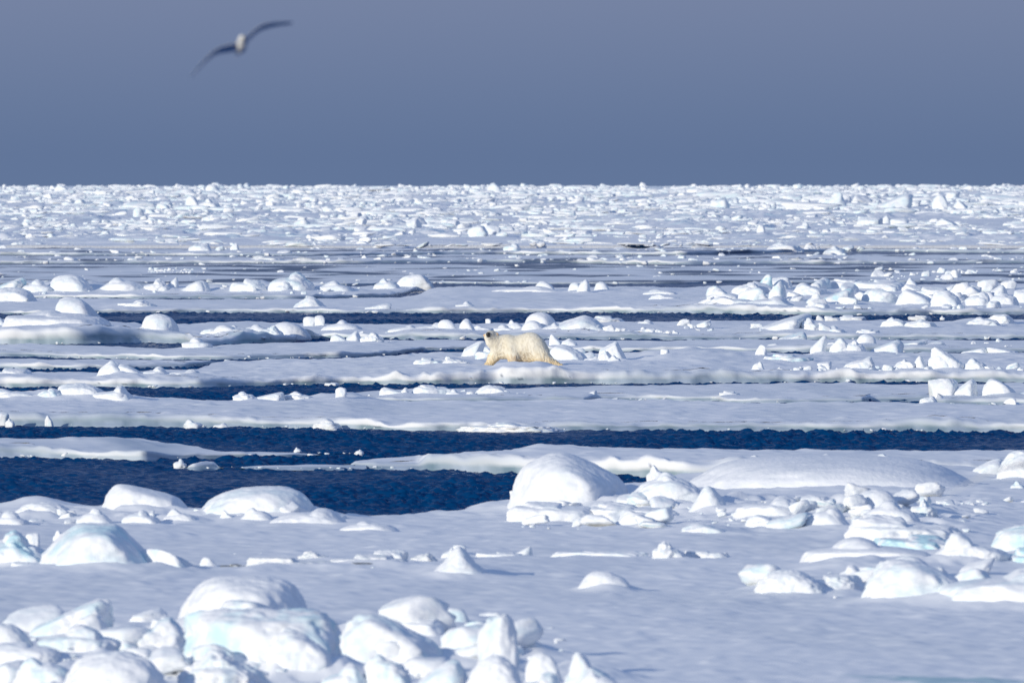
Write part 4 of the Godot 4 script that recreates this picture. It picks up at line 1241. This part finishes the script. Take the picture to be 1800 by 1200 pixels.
func middle_blocks():
	# the smooth floe's far rim
	var b := {"h": 0.26, "sharp": 7.0, "rough": 0.10, "ice": 0.12}
	block("dome", 92, 186, 673, 702, "highest hump of the low ridge at the left, below the lone pyramid", b)
	block("low", -30, 78, 683, 702, "left hump of the low ridge at the left border", b)
	block("rock", 64, 112, 682, 702, "blue-shaded lump between the humps of the left ridge", {"h": 0.26, "ice": 0.4})
	block("low", 158, 240, 678, 704, "right hump of the low ridge, tapering to the water", b)
	block("cube", -12, 16, 724, 748, "knob at the left border on the far bank of the near lead", {"h": 0.1, "ice": 0.3})
	block("rock", 8, 26, 735, 749, "little lump beside the knob at the left border", {"h": 0.05})
	block("wedge", 78, 94, 730, 748, "small triangular chip stuck to the green ice face", {"h": 0.05, "ice": 0.4})
	block("rock", 322, 356, 737, 751, "small white clump at the foot of the floe's green face", {"h": 0.05, "ice": 0.2})
	block("low", 374, 400, 743, 751, "flat chip at the waterline right of the small clump", {"h": 0.04})
	block("low", 548, 600, 735, 752, "rounded snow bulge on the floe's edge above the lead", {"h": 0.1, "rough": 0.14})
	block("low", 800, 990, 742, 757, "rough grey-white rim of ice at the middle of the lead's far bank", {"h": 0.06, "rough": 0.18, "ice": 0.15, "depth": 1.5})
	block("rock", 408, 452, 688, 703, "left clump of the small broken row beside the water", {"h": 0.24, "rough": 0.18})
	block("tilt", 440, 500, 689, 703, "tilted flat clump in the small broken row", {"h": 0.24, "rough": 0.12})
	block("rock", 498, 550, 688, 702, "right clump of the small broken row", {"h": 0.24, "rough": 0.16})
	block("cube", 589, 609, 680, 702, "small upright stub on its own snow mound", {"h": 0.30, "rough": 0.1})
	block("-tilt", 666, 732, 684, 702, "left slab of the flat broken heap below the bear's left", {"h": 0.2, "ice": 0.15, "name": "ice_slab"})
	block("fin", 700, 720, 681, 696, "tiny fin on the left slab of the flat broken heap", {"h": 0.24})
	block("plate", 726, 792, 676, 698, "grey slab with a shaded face, highest of the flat broken heap", {"h": 0.2, "ice": 0.2, "turn": 0.35, "name": "ice_slab"})
	block("rock", 782, 816, 684, 699, "block at the right end of the flat broken heap", {"h": 0.2, "ice": 0.15})
	block("dome", 834, 900, 678, 700, "overhanging snow cap with a dark underside below the bear", {"h": 0.22, "ice": 0.2, "rough": 0.1})
	block("low", 814, 846, 690, 701, "crumbs of ice left of the snow cap below the bear", {"h": 0.2, "rough": 0.18})
	block("rock", 876, 900, 688, 701, "white chunk at the right of the snow cap below the bear", {"h": 0.2})
	block("low", 894, 926, 694, 702, "thin low chips trailing right of the snow cap", {"h": 0.2})
	block("tilt", 1024, 1050, 691, 702, "thin tilted sliver lying alone on the bare floe", {"h": 0.16, "depth": 0.4})
	block("low", 1040, 1062, 697, 703, "flat chip beside the thin tilted sliver", {"h": 0.16})
	block("plate", 1264, 1302, 693, 704, "small squared white slab lying on the bare floe right of centre", {"h": 0.16, "sharp": 12.0})
	block("cube", 1632, 1686, 672, 708, "large squared white block at the left of the right-hand pile", {"h": 0.16, "sharp": 13.0, "rough": 0.05, "ice": 0.15})
	block("tilt", 1668, 1720, 673, 708, "slanted white block in the middle of the right-hand pile", {"h": 0.16, "sharp": 12.0, "rough": 0.06, "ice": 0.15})
	block("wedge", 1726, 1796, 671, 707, "pointed white block at the right of the right-hand pile", {"h": 0.16, "sharp": 11.0, "rough": 0.06, "ice": 0.15})
	block("tilt", 1780, 1880, 679, 709, "low slab of the right-hand pile running off the right edge", {"h": 0.16, "sharp": 10.0, "ice": 0.3})
	block("low", 1616, 1650, 696, 709, "crumbled toe of the right-hand pile", {"h": 0.16, "rough": 0.18})
	rubble(12, 1640, 1800, 704, 710, 8, 22, 0.6, 0.16, "small chunk at the right-hand pile's foot", "chunks by the right-hand pile")
	# on the bear's floe
	block([167, 674, 178, 656, 194, 643, 205, 647, 216, 660, 228, 674], 167, 228, 642, 674, "lone white ice pyramid on the floe at the left", {"h": 0.2, "sharp": 10.0, "rough": 0.06, "ice": 0.1})
	block("wedge", 198, 256, 650, 674, "lower slope of ice right of the lone pyramid", {"h": 0.2, "sharp": 7.0, "ice": 0.1})
	block("low", 246, 300, 652, 671, "rounded lump right of the lone pyramid", {"h": 0.2})
	block("low", 288, 356, 660, 674, "low white tail of the pyramid's ridge", {"h": 0.2, "rough": 0.14})
	block("plate", -40, 58, 656, 672, "smooth white slab at the left border left of the lone pyramid", {"h": 0.22, "sharp": 5.0})
	block([810, 628, 820, 613, 842, 600, 853, 600, 850, 612, 839, 628], 810, 854, 599, 628, "leaning ice slab just behind the bear's head", {"h": 0.32, "sharp": 14.0, "rough": 0.03, "ice": 0.15, "depth": 0.5, "name": "ice_slab"})
	block("plate", 836, 876, 611, 630, "pale blue block in the bear's shade behind its chest", {"h": 0.32, "sharp": 12.0, "rough": 0.05, "ice": 0.6, "turn": 0.5})
	block([966, 616, 968, 596, 970, 593, 985, 606, 990, 616], 965, 990, 593, 616, "sharp white spike behind the bear's rump", {"h": 0.42, "sharp": 14.0, "rough": 0.04, "depth": 0.3})
	block([984, 614, 990, 604, 1001, 599, 1013, 606, 1014, 612], 984, 1015, 598, 614, "small peaked slab beside the spike behind the bear", {"h": 0.45, "sharp": 13.0, "rough": 0.04, "depth": 0.35})
	block("wedge", 960, 1034, 605, 636, "white mass of ice behind the bear's hind leg", {"h": 0.32, "sharp": 9.0, "rough": 0.07, "ice": 0.12, "turn": -0.3})
	block("tilt", 1004, 1030, 612, 624, "overhanging lip of the ice mass behind the bear", {"h": 0.4, "sharp": 12.0, "ice": 0.3, "turn": 0.5})
	block("tilt", 1014, 1046, 618, 632, "shaded slab between the ice mass and the lone white fang", {"h": 0.32, "ice": 0.3, "turn": 0.7})
	block("low", 1026, 1058, 626, 636, "low crumbs of snow before the shaded slab", {"h": 0.32, "rough": 0.16})
	block([1051, 635, 1057, 615, 1082, 601, 1087, 602, 1096, 620, 1102, 632, 1100, 635], 1050, 1103, 600, 635, "lone white fang of ice right of the bear", {"h": 0.32, "sharp": 14.0, "rough": 0.04, "ice": 0.12, "depth": 0.7})
	block("rock", 1052, 1076, 616, 636, "rounded chunk leaning on the front of the lone white fang", {"h": 0.31, "rough": 0.12, "ice": 0.2})
	block("low", 1068, 1092, 624, 637, "low rubble before the lone white fang", {"h": 0.31, "rough": 0.16})
	block("plate", 726, 782, 628, 642, "flat thick slab on the snow left of the bear", {"h": 0.3, "ice": 0.25, "rough": 0.1, "sharp": 8.0})
	block("cube", 782, 792, 626, 637, "small upright nub right of the flat thick slab", {"h": 0.3})
	block("low", 776, 830, 630, 642, "low crumbly snow between the flat slab and the bear", {"h": 0.3, "rough": 0.18})
	block("plate", 570, 596, 672, 676, "small chip of ice on the water's edge left of centre", {"h": 0.05})
	block([1636, 618, 1637, 612, 1648, 610, 1672, 624, 1694, 641, 1692, 650, 1668, 650], 1635, 1696, 610, 652, "upturned slab leaning left, tallest on the right front ridge", {"h": 0.42, "sharp": 10.0, "rough": 0.08, "ice": 0.1, "depth": 0.6, "name": "ice_slab"})
	block("dome", 1628, 1674, 632, 660, "round white boulder below the upturned slab", {"h": 0.38, "sharp": 4.5, "rough": 0.05})
	block("peak", 1602, 1632, 631, 658, "white block left of the round boulder on the front ridge", {"h": 0.38})
	block("low", 1570, 1606, 636, 658, "lump on the front ridge two places left of the round boulder", {"h": 0.38})
	block("rock", 1322, 1344, 641, 660, "small lump at the left end of the right front ridge", {"h": 0.36})
	block("low", 1480, 1545, 630, 656, "broad hump at the middle of the right front ridge", {"h": 0.38, "rough": 0.12})
	block("cone", 1660, 1690, 636, 658, "blue-shaded crumbling stack right of the round boulder", {"h": 0.38, "rough": 0.18, "ice": 0.3})
	block("low", 1690, 1740, 637, 660, "hump right of the upturned slab on the front ridge", {"h": 0.38, "rough": 0.14})
	rubble(24, 1330, 1640, 648, 662, 10, 30, 0.75, 0.38, "white lump on the right front ridge", "lumps on the right front ridge")
	rubble(12, 1690, 1830, 646, 660, 10, 26, 0.7, 0.38, "crumbled lump right of the upturned slab", "lumps at the ridge's right end")
	block("fin", 1332, 1346, 606, 624, "dark upright fin at the end of the long snow slope", {"h": 0.5, "turn": 1.0, "depth": 0.3, "sharp": 12.0})
	block("plate", 1340, 1432, 622, 636, "low pale green ice edge below the long snow slope", {"h": 0.3, "ice": 0.6, "rough": 0.12})
	block("low", 1345, 1388, 612, 620, "small white rise beside the dark upright fin", {"h": 0.3})
	# beyond the bear's floe at the right
	block([1425, 622, 1425, 612, 1446, 592, 1452, 591, 1453, 605, 1448, 622], 1424, 1454, 590, 622, "white tooth of ice at the left end of the block row right of the bear", {"h": 0.22, "sharp": 12.0, "rough": 0.04})
	block("peak", 1456, 1502, 594, 622, "peaked white block next to the tooth in the block row", {"h": 0.22, "rough": 0.09, "ice": 0.15})
	block("rock", 1484, 1524, 598, 622, "rounded white block in the middle of the block row", {"h": 0.22, "rough": 0.07})
	block("dome", 1506, 1544, 590, 612, "smooth rounded block with a shaded side at the back of the block row", {"h": 0.24, "sharp": 6.0, "rough": 0.04, "turn": 0.3})
	block("tilt", 1530, 1590, 597, 621, "tilted slab with a blue end in the block row", {"h": 0.22, "sharp": 13.0, "rough": 0.04, "ice": 0.3, "name": "ice_slab"})
	block("tilt", 1566, 1632, 607, 620, "thin shelf of ice right of the tilted slab", {"h": 0.22, "sharp": 12.0, "rough": 0.05, "ice": 0.3, "name": "ice_slab"})
	block("-wedge", 1622, 1668, 608, 620, "blue-grey slab behind the upturned slab of the front ridge", {"h": 0.22, "ice": 0.2, "turn": 0.7})
	block("tilt", 1690, 1740, 611, 621, "thin raised plate near the right edge", {"h": 0.22, "name": "ice_slab"})
	block("-tilt", 1735, 1792, 610, 621, "second thin raised plate nearest the right edge", {"h": 0.22, "name": "ice_slab"})
	block("cube", 1161, 1177, 613, 623, "small white cube by the dark crack behind the snow slope", {"h": 0.2, "sharp": 12.0})
	rubble(10, 1430, 1560, 616, 623, 8, 18, 0.6, 0.22, "small chunk at the block row's foot", "chunks in the block row")

func back_blocks():
	var hm := {"h": 0.34, "sharp": 5.0, "rough": 0.05, "name": "snow_hummock", "ice": 0.05}
	block([94, 566, 96, 535, 104, 525, 118, 523, 138, 526, 160, 540, 178, 562, 178, 566], 94, 179, 522, 566, "tall white dome standing over the water at the left", {"h": 0.6, "sharp": 9.0, "rough": 0.04, "name": "snow_hummock", "ice": 0.12, "lean": 1.4})
	block([6, 572, 12, 565, 40, 554, 85, 545, 100, 546, 122, 562, 122, 572], 5, 123, 545, 572, "sloping white dome in front of the tall one at the left", {"h": 0.6, "sharp": 8.0, "rough": 0.04, "name": "snow_hummock", "ice": 0.05})
	block("plate", 0, 194, 561, 585, "long flat-fronted snow bank below the tall dome at the left", {"h": 0.45, "sharp": 7.0, "rough": 0.04, "name": "snow_hummock", "ice": 0.0, "depth": 4.0})
	block("dome", 246, 314, 553, 586, "round white dome right of the tall one, by the water", {"h": 0.42, "sharp": 7.0, "rough": 0.06, "name": "snow_hummock", "ice": 0.2, "lean": 1.3})
	block("dome", -30, 12, 556, 572, "little dome at the left border beside the sloping one", hm)
	block("wedge", 240, 290, 583, 592, "small curled snow step below the round white dome", {"h": 0.35, "rough": 0.12})
	block("rock", 318, 374, 592, 612, "grey-white boulder at the end of the narrow water at the left", {"h": 0.22, "sharp": 5.0, "rough": 0.06})
	block("rock", 455, 500, 581, 603, "crystal-like cluster of blocks left of centre", {"h": 0.28, "sharp": 14.0, "rough": 0.1, "ice": 0.3})
	block("-tilt", 470, 500, 583, 601, "leaning flake in the crystal-like cluster", {"h": 0.28, "ice": 0.2, "sharp": 14.0, "turn": 0.5})
	block("wedge", 374, 428, 576, 592, "left snow lump of the broken ground left of centre", hm)
	block("rock", 396, 440, 572, 588, "upper snow lump of the broken ground left of centre", {"h": 0.3})
	block("low", 350, 460, 586, 600, "low rim of broken ice above the grey-white boulder", {"h": 0.24, "rough": 0.14, "ice": 0.2})
	block("dome", 468, 545, 566, 591, "snow hummock with a smooth front left of centre", hm)
	block("low", 420, 480, 570, 585, "white hummock behind the crystal-like cluster", hm)
	block("cube", 532, 558, 556, 573, "left of two grey boulders standing by the second lead", {"h": 0.26, "rough": 0.08, "dirty": 0.1})
	block("cube", 552, 571, 554, 574, "right of two grey boulders standing by the second lead", {"h": 0.26, "rough": 0.08, "dirty": 0.1})
	block("low", 563, 640, 562, 582, "white hummock right of the two grey boulders", hm)
	block("wedge", 580, 610, 587, 601, "small pale pyramid before the white hummock", {"h": 0.24, "ice": 0.15, "sharp": 12.0})
	block("fin", 607, 635, 582, 601, "white triangular flake beside the small pyramid", {"h": 0.24, "sharp": 14.0, "rough": 0.04})
	block("rock", 632, 676, 584, 602, "crumbled cluster right of the triangular flake", {"h": 0.24, "rough": 0.2})
	block("low", 680, 750, 580, 593, "smooth low hummock with a blue foot left of the bear", hm)
	block("low", 724, 792, 573, 588, "low dome behind the smooth hummock, left of the bear", hm)
	block("dome", 766, 804, 564, 585, "white dome beside the pointed one, left of the bear's head", hm)
	block([806, 586, 810, 569, 817, 561, 823, 562, 831, 575, 838, 586], 806, 838, 560, 586, "pointed white hummock above and left of the bear's head", {"h": 0.3, "sharp": 8.0, "rough": 0.05})
	block("cube", 853, 863, 560, 568, "tiny white stub at the water's edge above the bear's head", {"h": 0.26})
	block([920, 578, 922, 562, 930, 552, 945, 549, 962, 551, 974, 560, 979, 570, 978, 578], 920, 980, 549, 578, "largest smooth white dome right behind the bear", {"h": 0.42, "sharp": 8.0, "rough": 0.03, "name": "snow_hummock", "ice": 0.03, "lean": 1.3})
	block("dome", 916, 958, 563, 582, "smaller dome before the largest one behind the bear", hm)
	block("low", 884, 924, 562, 580, "low dome left of the largest one behind the bear", hm)
	block("low", 860, 906, 570, 583, "snow swell directly above the bear's shoulders", hm)
	block("low", 826, 868, 572, 582, "low snow swell above the bear's head", hm)
	block([966, 584, 975, 572, 1000, 564, 1022, 556, 1034, 559, 1055, 573, 1072, 584], 965, 1073, 556, 585, "wide peaked hummock with a furrowed right flank behind the bear", {"h": 0.36, "sharp": 9.0, "rough": 0.08, "name": "snow_hummock", "ice": 0.2})
	block("tilt", 994, 1034, 578, 594, "tilted slab with a blue shaded edge before the wide peaked hummock", {"h": 0.28, "ice": 0.3, "sharp": 12.0, "name": "ice_slab"})
	block("tilt", 1018, 1056, 582, 595, "second tilted slab right of the first one behind the bear", {"h": 0.28, "ice": 0.4, "name": "ice_slab"})
	block("low", 950, 1000, 580, 596, "low snow behind the bear's rump", hm)
	rubble(16, 1050, 1160, 585, 596, 8, 26, 0.7, 0.26, "white chunk in the low rubble behind the lone fang", "chunks behind the lone fang")
	block("rock", 1180, 1194, 590, 598, "lone small chunk at the right of the low rubble", {"h": 0.22})
	block("plate", 1028, 1100, 555, 569, "flat grey slab half afloat in the second lead behind the bear", {"h": 0.05, "ice": 0.25, "sharp": 8.0, "turn": 0.3, "name": "ice_slab"})
	block("low", 1120, 1150, 562, 570, "low white chip at the rim of the second lead", {"h": 0.2})
	rubble(10, 1180, 1345, 572, 584, 10, 32, 0.45, 0.26, "low lump on the flat snow right of the bear", "lumps on the flat snow")
	block([1336, 587, 1345, 580, 1380, 566, 1418, 556, 1427, 559, 1418, 587], 1335, 1429, 555, 587, "long slanting slab with its white end lifted, right of the bear", {"h": 0.3, "sharp": 13.0, "rough": 0.03, "ice": 0.12, "depth": 3.0, "name": "ice_slab"})
	block("rock", 1406, 1446, 563, 589, "white block tucked under the lifted end of the slanting slab", {"h": 0.3, "rough": 0.1})
	block("wedge", 1432, 1466, 568, 587, "dark-sided block right of the slanting slab", {"h": 0.28, "ice": 0.2, "turn": 0.5})
	block("tilt", 1370, 1422, 583, 598, "blue-shaded slab below the slanting one", {"h": 0.24, "ice": 0.5, "turn": 0.5, "name": "ice_slab"})
	block("low", 1440, 1490, 582, 597, "low dull slab right of the blue-shaded one", {"h": 0.24, "ice": 0.2})
	block("plate", 1504, 1548, 581, 591, "small thick white slab below the drifting plates", {"h": 0.24, "name": "ice_slab"})
	block("wedge", 1434, 1450, 554, 564, "small wedge drifting in the second lead", {"h": 0.05})
	block("plate", 1448, 1478, 555, 564, "left of two flat plates drifting in the second lead", {"h": 0.05, "name": "ice_slab"})
	block("plate", 1474, 1524, 554, 564, "right of two flat plates drifting in the second lead", {"h": 0.05, "name": "ice_slab"})
	block("low", 1548, 1600, 557, 574, "left hump of the ragged bank beside the second lead at the right", {"h": 0.28, "rough": 0.14})
	block("low", 1590, 1650, 561, 575, "right hump of the ragged bank beside the second lead at the right", {"h": 0.28, "rough": 0.14})
	block("plate", 1596, 1638, 554, 562, "grey slab adrift in the second lead near the right edge", {"h": 0.05, "dirty": 0.15, "name": "ice_slab"})
	block("rock", 1652, 1662, 555, 561, "tiny ice bit adrift near the right edge", {"h": 0.02})
	block("low", 1700, 1760, 557, 572, "left hump of the snow ridge at the right edge by the second lead", {"h": 0.3, "rough": 0.14})
	block("dome", 1736, 1786, 552, 571, "highest hump of the snow ridge at the right edge by the second lead", {"h": 0.3, "rough": 0.14})
	# the left crest
	var c := {"h": 0.4, "sharp": 6.5, "rough": 0.08, "ice": 0.1, "name": "snow_hummock"}
	block("tilt", -20, 46, 488, 514, "sloping hummock with a turquoise patch at the left border of the crest", {"h": 0.4, "ice": 0.6, "rough": 0.08})
	block("rock", 36, 92, 491, 514, "second hummock from the left on the crest", c)
	block("dome", 80, 164, 483, 514, "highest rounded hummock at the left of the crest", c)
	block("low", 170, 260, 488, 513, "long smooth hummock in the crest's left half", c)
	block("rock", 250, 300, 489, 513, "blocky hummock in the middle of the crest", {"h": 0.4, "rough": 0.14, "ice": 0.1})
	block("tilt", 290, 314, 487, 508, "thin upturned flake on the crest", {"h": 0.4, "sharp": 12.0})
	block("-wedge", 314, 372, 493, 514, "hummock right of the upturned flake on the crest", c)
	block("plate", 402, 468, 490, 514, "flat-topped white block on the crest", {"h": 0.4, "sharp": 6.0, "rough": 0.06})
	block("rock", 470, 554, 478, 514, "biggest hummock on the crest, bluish and squarish", {"h": 0.4, "sharp": 7.0, "rough": 0.11, "ice": 0.35})
	block("rock", 482, 512, 495, 515, "rounded lump before the biggest hummock of the crest", {"h": 0.36})
	block("low", 550, 626, 493, 513, "hummock tapering off at the right end of the crest", c)
	block("low", 655, 706, 489, 508, "left part of the saddle-shaped hummock between crest and centre", {"h": 0.3, "sharp": 6.0, "ice": 0.2, "name": "snow_hummock"})
	block("dome", 694, 764, 482, 508, "right part of the saddle-shaped hummock between crest and centre", {"h": 0.3, "sharp": 7.0, "ice": 0.1, "name": "snow_hummock"})
	rubble(16, 20, 620, 508, 516, 10, 32, 0.6, 0.34, "white lump at the foot of the left crest", "lumps along the left crest")
	block("dome", -30, 66, 505, 532, "rough snow heap at the left border before the crest", {"h": 0.25, "rough": 0.12, "ice": 0.1})
	block("low", 205, 276, 527, 539, "low heap of snow on the flat floe before the crest", {"h": 0.22, "rough": 0.14})
	block("peak", 513, 578, 522, 546, "small tent-shaped heap of slabs at the second lead's bank", {"h": 0.22, "sharp": 11.0, "rough": 0.1, "ice": 0.2})
	block("tilt", 640, 688, 536, 548, "grey slab lying on the second lead's bank", {"h": 0.2, "ice": 0.15, "name": "ice_slab"})
	block("low", 800, 838, 537, 549, "low white cap on the second lead's bank left of centre", {"h": 0.2})
	block("dome", 938, 976, 494, 511, "low dome at the left of three beyond the bear", {"h": 0.3, "sharp": 5.0, "name": "snow_hummock"})
	block("dome", 998, 1026, 496, 512, "snow lump leaning on the little peak beyond the bear", {"h": 0.3, "name": "snow_hummock"})
	block([1014, 514, 1022, 500, 1031, 491, 1036, 500, 1037, 514], 1013, 1038, 491, 514, "little sharp peak, middle of three beyond the bear", {"h": 0.3, "sharp": 8.0, "rough": 0.04})
	block("dome", 1044, 1072, 495, 511, "round dome at the right of three beyond the bear", {"h": 0.3, "sharp": 5.0, "name": "snow_hummock"})
	block("low", 860, 1000, 503, 514, "long low snow swell beyond the bear", {"h": 0.3, "sharp": 4.0, "name": "snow_hummock", "ice": 0.0})
	block("low", 1130, 1195, 508, 518, "low shaded lump between the three domes and the right ridge", {"h": 0.3, "name": "snow_hummock"})
	block("low", 1140, 1200, 517, 527, "white snow ripple before the low shaded lump", {"h": 0.3, "name": "snow_hummock"})
	# the right ridge
	block([1333, 512, 1338, 500, 1350, 484, 1356, 482, 1359, 500, 1358, 512], 1332, 1360, 482, 513, "blue shaded slab standing highest on the right ridge", {"h": 0.7, "sharp": 12.0, "rough": 0.03, "ice": 0.9, "turn": 0.7, "name": "ice_slab"})
	block("fin", 1350, 1382, 494, 526, "white upright slab with a turquoise edge on the right ridge", {"h": 0.55, "sharp": 10.0, "rough": 0.05, "ice": 0.35, "turn": -0.2, "name": "ice_slab"})
	block("dome", 1350, 1396, 486, 512, "white hump behind the upright slabs of the right ridge", {"h": 0.7, "rough": 0.08})
	block("rock", 1286, 1340, 496, 522, "white hump left of the blue shaded slab", {"h": 0.55, "rough": 0.1})
	block("low", 1240, 1310, 506, 532, "left shoulder of the right ridge", {"h": 0.5, "rough": 0.1})
	block("low", 1232, 1350, 521, 540, "flat layered block at the left end of the right ridge", {"h": 0.4, "rough": 0.1})
	block("low", 1215, 1310, 536, 551, "lowest grey-white layer at the left end of the right ridge", {"h": 0.3, "rough": 0.1})
	block("low", 1300, 1405, 528, 549, "smooth snow tongue at the foot of the right ridge", {"h": 0.34, "sharp": 4.0})
	block("low", 1390, 1460, 497, 520, "rounded hump right of the upright slabs", {"h": 0.6, "rough": 0.1})
	block("plate", 1448, 1530, 490, 506, "left of two long white slabs on top of the right ridge", {"h": 0.7, "sharp": 8.0, "name": "ice_slab"})
	block("plate", 1500, 1602, 491, 510, "right of two long white slabs on top of the right ridge", {"h": 0.65, "sharp": 7.0, "name": "ice_slab"})
	block("peak", 1586, 1618, 488, 514, "white peak right of the long slabs on the right ridge", {"h": 0.6, "sharp": 9.0})
	block("tilt", 1444, 1502, 506, 532, "tilted block with a blue underside in the middle of the right ridge", {"h": 0.5, "sharp": 11.0, "ice": 0.6, "rough": 0.05})
	block("rock", 1420, 1450, 514, 536, "small shaded block left of the tilted one on the right ridge", {"h": 0.45, "ice": 0.3, "turn": 0.6})
	block("wedge", 1520, 1585, 507, 532, "shaded grey wedge in the middle of the right ridge", {"h": 0.5, "ice": 0.2, "turn": 0.7, "sharp": 10.0})
	block("wedge", 1575, 1650, 508, 538, "broad white wedge sloping to the right on the right ridge", {"h": 0.45, "sharp": 8.0})
	block("dome", 1636, 1692, 510, 540, "big rounded block at the right part of the right ridge", {"h": 0.42, "sharp": 6.0})
	block("plate", 1588, 1680, 504, 522, "flat hump behind the big rounded block of the right ridge", {"h": 0.55})
	block("tilt", 1650, 1682, 500, 514, "small tilted slab on top of the ridge near the right edge", {"h": 0.6, "sharp": 11.0})
	block("fin", 1736, 1772, 501, 522, "white fin of ice near the right edge of the right ridge", {"h": 0.5, "sharp": 11.0})
	block("rock", 1696, 1744, 513, 536, "white block left of the fin near the right edge", {"h": 0.45})
	block("rock", 1740, 1792, 514, 538, "white block below the fin near the right edge", {"h": 0.45})
	block("dome", 1778, 1830, 508, 534, "hump at the right edge of the right ridge", {"h": 0.45})
	rubble(24, 1250, 1800, 506, 536, 26, 58, 0.7, 0.42, "large white block heaped on the right ridge", "blocks heaped on the right ridge")
	rubble(28, 1240, 1800, 522, 546, 10, 34, 0.75, 0.42, "white chunk tumbled along the right ridge", "chunks along the right ridge")

func far_blocks():
	# the largest blocks of the far pack
	var o := {"h": 0.3, "sharp": 9.0, "rough": 0.08, "ice": 0.2}
	block("cube", 1508, 1550, 383, 404, "large cubic block with a shaded right side in the far pack at the right", {"h": 0.3, "sharp": 14.0, "rough": 0.05, "ice": 0.2, "turn": -0.4})
	block("cube", 1565, 1598, 385, 401, "second large cubic block in the far pack at the right", {"h": 0.3, "sharp": 13.0, "ice": 0.15})
	block("fin", 1546, 1566, 380, 396, "pointed shard between the two cubic blocks of the far pack", o)
	block("wedge", 1645, 1690, 386, 402, "white wedge right of the cubic blocks in the far pack", o)
	block("tilt", 1536, 1606, 348, 376, "great tilted grey slab near the horizon at the right", {"h": 0.3, "sharp": 13.0, "rough": 0.03, "ice": 0.35, "name": "ice_slab"})
	block("fin", 1455, 1488, 345, 374, "tall shaded fin near the horizon at the right", {"h": 0.3, "sharp": 12.0, "turn": 0.8, "ice": 0.3})
	block("dome", 1638, 1668, 346, 372, "tall white boulder right of the great tilted slab", o)
	block("wedge", 1676, 1706, 352, 374, "pointed block two places right of the great tilted slab", o)
	block("dome", 324, 350, 345, 368, "tall rounded white block near the horizon at the left", o)
	block("rock", 348, 388, 350, 370, "broad white block beside the tall rounded one at the left", o)
	block("rock", 1330, 1346, 396, 412, "upright white stub in the far pack right of centre", o)
	block("rock", 1400, 1426, 395, 409, "round white boulder in the far pack right of centre", o)
	block("dome", 855, 884, 325, 346, "highest white block breaking the horizon near the centre", o)
	block("rock", 785, 812, 327, 344, "pale block on the horizon left of the highest one", o)
	block("dome", 360, 386, 327, 342, "pale block on the horizon at the left", o)
	block("wedge", 92, 132, 328, 346, "wide ridge of ice on the horizon at the far left", o)
	block("low", 330, 372, 427, 441, "white hummock in the pack left of centre beyond the crest", o)
	block("fin", 404, 420, 427, 440, "upright thin flake right of the white hummock beyond the crest", o)
	block("rock", 884, 916, 427, 441, "blue-white block in the pack beyond the bear", {"h": 0.2, "ice": 0.4})
	block("low", 1446, 1490, 432, 448, "cone of snow in the pack beyond the right ridge", o)
	block("low", 1348, 1412, 431, 446, "broad white heap left of the snow cone beyond the right ridge", o)
	block("low", 436, 505, 452, 462, "dirty yellowish low heap beyond the crest", {"h": 0.18, "dirty": 0.12, "rough": 0.12})
	block("low", 512, 560, 453, 461, "smaller dirty low heap right of the yellowish one", {"h": 0.18, "dirty": 0.35, "rough": 0.12})
	block("rock", 1384, 1416, 456, 464, "dark-footed grey block on the strip beyond the right ridge", {"h": 0.18, "dirty": 0.5})
	block("low", 640, 720, 388, 404, "left shoulder of the long rugged ridge in the far pack", o)
	rubble(18, 640, 940, 384, 412, 14, 38, 0.8, 0.5, "rugged block in the far pack's long ridge", "blocks in the far rugged ridge")
	rubble(14, 180, 560, 345, 380, 10, 30, 0.75, 0.4, "white block crowded in the far pack's left half", "blocks in the far pack at the left")
	rubble(14, 1260, 1800, 345, 378, 10, 34, 0.8, 0.4, "white block crowded in the far pack's right half", "blocks in the far pack at the right")

func loose_ice():
	crumbs("far_ice_rubble", "endless broken ice crowding the far pack up to the horizon", [
		[33120, -700, 2500, 331, 348, 2, 15, 0.85, 0.2], [41400, -700, 2500, 340, 378, 2, 20, 0.7, 0.25], [33120, -700, 2500, 368, 412, 2, 22, 0.55, 0.25], [11040, -700, 2500, 400, 432, 2, 24, 0.5, 0.25],
		[500, 150, 700, 345, 385, 5, 34, 0.8, 0.4], [500, 600, 960, 380, 415, 5, 30, 0.8, 0.4], [500, 1200, 1900, 350, 380, 5, 36, 0.8, 0.4], [260, 450, 650, 395, 430, 5, 36, 0.6, 0.3]])
	brash()
	crumbs("strip_ice_rubble", "small broken ice scattered in lines over the grey strips", [
		[1793, -700, 2500, 436, 463, 2, 22, 0.5, 0.18], [965, -700, 2500, 465, 498, 2, 14, 0.4, 0.05], [160, 1540, 2060, 474, 498, 4, 26, 0.8, 0.12], [60, 260, 340, 474, 480, 3, 14, 0.8, 0.05]])
	crumbs("small_ice_rubble", "small crumbs of ice round the ridges and along the floe edges", [
		[260, 1217, 2000, 520, 550, 4, 18, 0.7, 0.36], [120, 20, 640, 505, 520, 4, 16, 0.7, 0.3], [110, 340, 700, 580, 604, 3, 14, 0.7, 0.24], [120, 960, 1200, 580, 598, 3, 12, 0.7, 0.24], [160, 1320, 2000, 646, 664, 4, 16, 0.7, 0.36],
		[90, 1420, 1800, 600, 623, 3, 14, 0.7, 0.2], [60, 400, 930, 688, 704, 3, 12, 0.6, 0.2], [200, 890, 1700, 870, 935, 6, 24, 0.6, 0.34], [60, 380, 940, 972, 1000, 5, 18, 0.6, 0.3], [420, -40, 1000, 1085, 1210, 8, 40, 0.6, 0.42], [80, 1330, 1860, 1000, 1050, 6, 26, 0.6, 0.3]])
